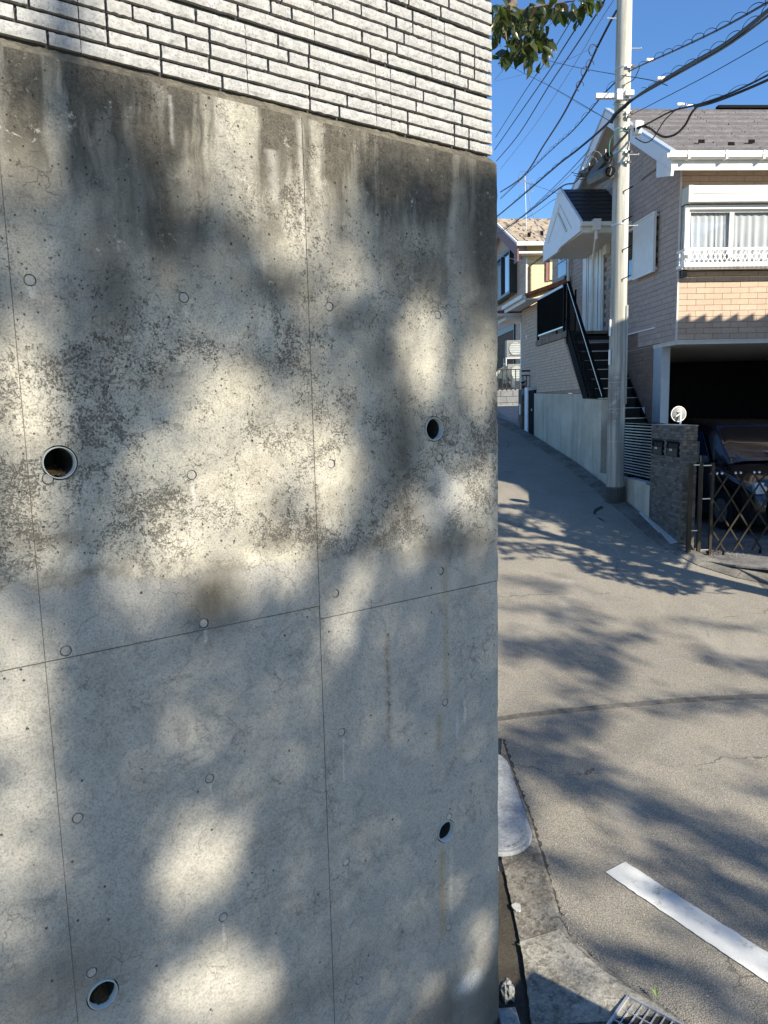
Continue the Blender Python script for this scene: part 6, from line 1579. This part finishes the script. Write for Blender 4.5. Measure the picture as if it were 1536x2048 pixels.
# upper crown: ordinary foliage above, clear of the rays that matter
for k in range(9000):
    v = Vector((rngA.gauss(0, 1), rngA.gauss(0, 1), rngA.gauss(0, .7))); v = v.normalized() * rngA.random() ** .4
    c = Vector((trA.x, trA.y, 13.5)) + Vector((v.x * 3.6, v.y * 3.6, v.z * 2.6)); leaf_quad(lm, c, .16, .55, rngA)
lm.build('foliage', M['leaf'], treeA)['kind'] = 'stuff'
tm = MB(); tm.tube(smooth_pts([TAb, TAb + Vector((.03, 0, 3)), TAb + Vector((-.02, .03, 6.5)), TAb + Vector((0, 0, 9.5)), TAb + Vector((.1, .1, 13)), TAb + Vector((0, 0, 16))], 4), [.15 - .13 * i / 20 for i in range(21)], 10)
tm.build('trunk', M['bark'], treeA, smooth=True)
bm_ = MB(); rngA.shuffle(tips)
for tpt in tips[:46]:
    zb_ = max(TAb.z + 3.2, tpt.z - 1.2); branchy(bm_, Vector((TAb.x, TAb.y, zb_)), [tpt], .03, rngA, .2)
bm_.build('limb', M['bark'], treeA, smooth=True)['kind'] = 'stuff'

# ---- small tree right of the view: crisp shadow across the road
rngB = random.Random(5)
PB = FR['H'] @ gp(1450, 1166); trB = Vector((PB.x, PB.y, 0)) + SH * 3.7; TBb = Vector((trB.x, trB.y, g(5.5)))
treeB = thing('garden_tree', 'slender garden tree right of the view, throwing a crisp branch shadow over the road', 'tree', tuple(TBb))
LIT = [(1000, 1021, 1036, 1026, 6), (1062, 1046, 1112, 1058, 11), (1000, 1044, 1042, 1062, 6), (1045, 1068, 1128, 1070, 5), (1000, 1079, 1090, 1083, 5), (1090, 1083, 1185, 1097, 4), (1120, 1098, 1160, 1108, 3),
       (1000, 1093, 1020, 1098, 3), (1175, 1104, 1212, 1118, 6), (1128, 1104, 1160, 1107, 3), (1262, 1126, 1380, 1135, 6), (1320, 1138, 1382, 1136, 4), (1000, 1113, 1075, 1107, 4), (1090, 1112, 1135, 1116, 3), (1285, 1149, 1350, 1160, 4)]
def bedge(x):
    T = [(990, 1116), (1080, 1114), (1120, 1120), (1155, 1126), (1160, 1143), (1190, 1152), (1240, 1163), (1300, 1178), (1350, 1188), (1388, 1193), (1396, 1176), (1425, 1166), (1470, 1176), (1600, 1212)]
    for (a_, b_), (c_, d_) in zip(T, T[1:]):
        if a_ <= x <= c_: return b_ + (d_ - b_) * (x - a_) / (c_ - a_)
    return 1100
lm = MB(); tips = []
Y = 8.6
while Y < 15.0:
    X = 1.6
    while X < 5.6:
        x_, y_ = X + rngB.uniform(-.5, .5) * .030, Y + rngB.uniform(-.5, .5) * .045
        P = Vector((x_, y_, 0)); P.z = g(P.dot(EY)); px, py = proj(P)
        if 985 < px < 1450 and 1008 < py < 1200 and not (px > 1360 and py < 1134 + (px - 1360) * .34):
            sh_ = 1.0
            for L_ in LIT:
                q = seg(px, py, *L_)
                if q < 1: sh_ = min(sh_, .03 if q < .75 else .35)
            e = bedge(px); dd = e - py + 7 * mnoise.noise(Vector((px * .06, py * .09, 0))) + 5 * mnoise.noise(Vector((px * .2, py * .25, 5)))
            if dd < 0: sh_ = 0
            elif dd < 26: sh_ = min(sh_, .55 + .4 * (1 if mnoise.noise(Vector((px * .09, py * .22, 2))) > -.12 else -1.2))
            if sh_ > 0 and rngB.random() < sh_ * .95:
                c = to_crown(P, trB, .35, rngB); leaf_quad(lm, c, .066, .7, rngB); leaf_quad(lm, c + Vector((rngB.gauss(0, .02), rngB.gauss(0, .02), rngB.gauss(0, .012))), .05, .7, rngB)
                if px > 1130: leaf_quad(lm, c + Vector((rngB.gauss(0, .03), rngB.gauss(0, .03), 0)), .06, .7, rngB)
                if rngB.random() < .004: tips.append(c)
        X += .030
    Y += .045
lm.build('foliage', M['leaf2'], treeB)['kind'] = 'stuff'
tm = MB(); tm.tube(smooth_pts([TBb, TBb + Vector((.04, 0, 1.2)), TBb + Vector((0, .03, 2.4)), TBb + Vector((-.05, .05, 3.6)), TBb + Vector((0, 0, 5.2))], 4), [.17 - .11 * i / 16 for i in range(17)], 10)
tm.build('trunk', M['bark'], treeB, smooth=True)
bm_ = MB(); rngB.shuffle(tips)
for tpt in tips[:30]: branchy(bm_, TBb + Vector((0, 0, max(1.6, min(4.5, tpt.z - TBb.z - .5)))), [tpt], .022, rngB, .15)
bm_.build('limb', M['bark'], treeB, smooth=True)['kind'] = 'stuff'

# =================================================================== TREE BEHIND THE WALL, ITS BRANCH IN THE TOP OF THE VIEW
rngC = random.Random(9)
tcb = WD * .9 + WN * 4.2 + Vector((0, 0, .85))
treeC = thing('broadleaf_tree', 'glossy evergreen branch reaching out from behind the tiled wall at the top of the view', 'tree', tuple(tcb))
tm = MB(); top = tcb + Vector((.1, -.1, 2.6)); tm.tube(smooth_pts([tcb + Vector((0, 0, -.3)), tcb + Vector((.05, 0, 1.2)), top, tcb + Vector((.1, -.1, 4.2))], 5), [.10 - .07 * i / 15 for i in range(16)], 10); tm.build('trunk', M['bark'], treeC, smooth=True)
YB = 4.3
cl = [(1000, 15), (1040, 25), (1075, 15), (1110, 12), (1150, 5), (1175, 2), (1018, 60), (1048, 62), (1075, 55), (1010, 95), (1035, 92), (1062, 100), (1075, 118), (1090, 78), (1085, 90), (1030, 35), (1060, 35), (1095, 30), (1010, 40), (1125, 22), (985, 60), (990, 20), (1078, 98), (1022, 118), (1005, 112)]
lb = MB(); start = at(960, -60, 4.6)
lb.tube(smooth_pts([top, start, at(1000, 28, 4.4), at(1045, 42, 4.35), at(1068, 44, 4.3)], 5), [.035 - .028 * i / 20 for i in range(21)], 6)
for a_, b_ in (((1010, 30), (1150, 2)), ((1040, 42), (1075, 100)), ((1005, 30), (1015, 100)), ((1060, 44), (1110, 20)), ((1020, 38), (1040, 90)), ((960, -30), (1100, -10)), ((1100, -10), (1180, -6))):
    p_, q_ = at(*a_, 4.35), at(*b_, 4.3); lb.tube(smooth_pts([p_, (p_ + q_) / 2 + Vector((0, 0, .01)), q_], 4), [.008, .0075, .007, .0065, .006, .005, .004, .0035, .003], 5)
lb.build('limb', M['bark'], treeC, smooth=True)
leafme = []
for q in range(4):
    mb = MB(); L, Wd = 1.0, .26 + .03 * q
    rows_ = [(0, .02), (.12, .55), (.32, .95), (.55, 1.0), (.78, .62), (.93, .22), (1.0, .01)]
    for t, w in rows_:
        sag = -.18 * t * t * (1 + .3 * q)
        for k in (-1, -.5, 0, .5, 1): mb.v.append((t * L, k * w * Wd, sag + abs(k) * w * .07 * (1 + q * .3) + .012 * math.sin(t * 17 + q)))
    for i in range(len(rows_) - 1):
        for k in range(4): a_ = i * 5 + k; mb.f.append((a_, a_ + 5, a_ + 6, a_ + 1))
    me = bpy.data.meshes.new('leaf'); me.from_pydata(mb.v, [], mb.f); me.update(); me.materials.append(M['leaf' if q < 3 else 'leafred'])
    for p in me.polygons: p.use_smooth = True
    leafme.append(me)
def put_leaf(c, sz, rng):
    o = bpy.data.objects.new('leaf', leafme[rng.choices((0, 1, 2, 3), (4, 4, 4, 1))[0]]); COL.objects.link(o); o.parent = treeC
    o.location = c - tcb; o.rotation_euler = (rng.gauss(0, .7), rng.gauss(.75, .5), rng.uniform(0, 6.28)); o.scale = (sz, sz, sz)
for k in range(290):
    cx_, cy_ = rngC.choice(cl); px, py = cx_ + rngC.gauss(0, 13), cy_ + rngC.gauss(0, 10)
    if px > 1085 and py > 40 and not (px < 1100 and py < 95): continue
    if py > 128: continue
    put_leaf(at(px, py, YB + rngC.uniform(-.18, .28)), rngC.uniform(.055, .088), rngC)
lm = MB()
for k in range(2600):
    v = Vector((rngC.gauss(0, 1), rngC.gauss(0, 1), rngC.gauss(0, .6))).normalized() * rngC.random() ** .4
    c = tcb + Vector((-.4 + v.x * 1.6, .2 + v.y * 1.5, 3.8 + v.z * 1.1)); px, py = proj(c)
    if c.y > .5 and (px > 985 and py > -10): continue
    leaf_quad(lm, c, .10, .5, rngC)
lm.build('foliage', M['leaf'], treeC)['kind'] = 'stuff'
# garden soil on top behind the walls
structure(MB().prism([(-2.4, .31, .70), (2.18, .31, .70), (2.18, 5.5, .70), (-2.4, 5.5, .70)], (0, 0, .2)).build('garden_soil', M['dirt'], fr='R'))
mb = MB().prism([(-2.4, 1.21, BOTZ), (2.17, 1.21, BOTZ), (2.17, 5.5, BOTZ), (-2.4, 5.5, BOTZ)], (0, 0, .69 - BOTZ)); structure(mb.build('garden_terrace', M['ret'], fr='R'))
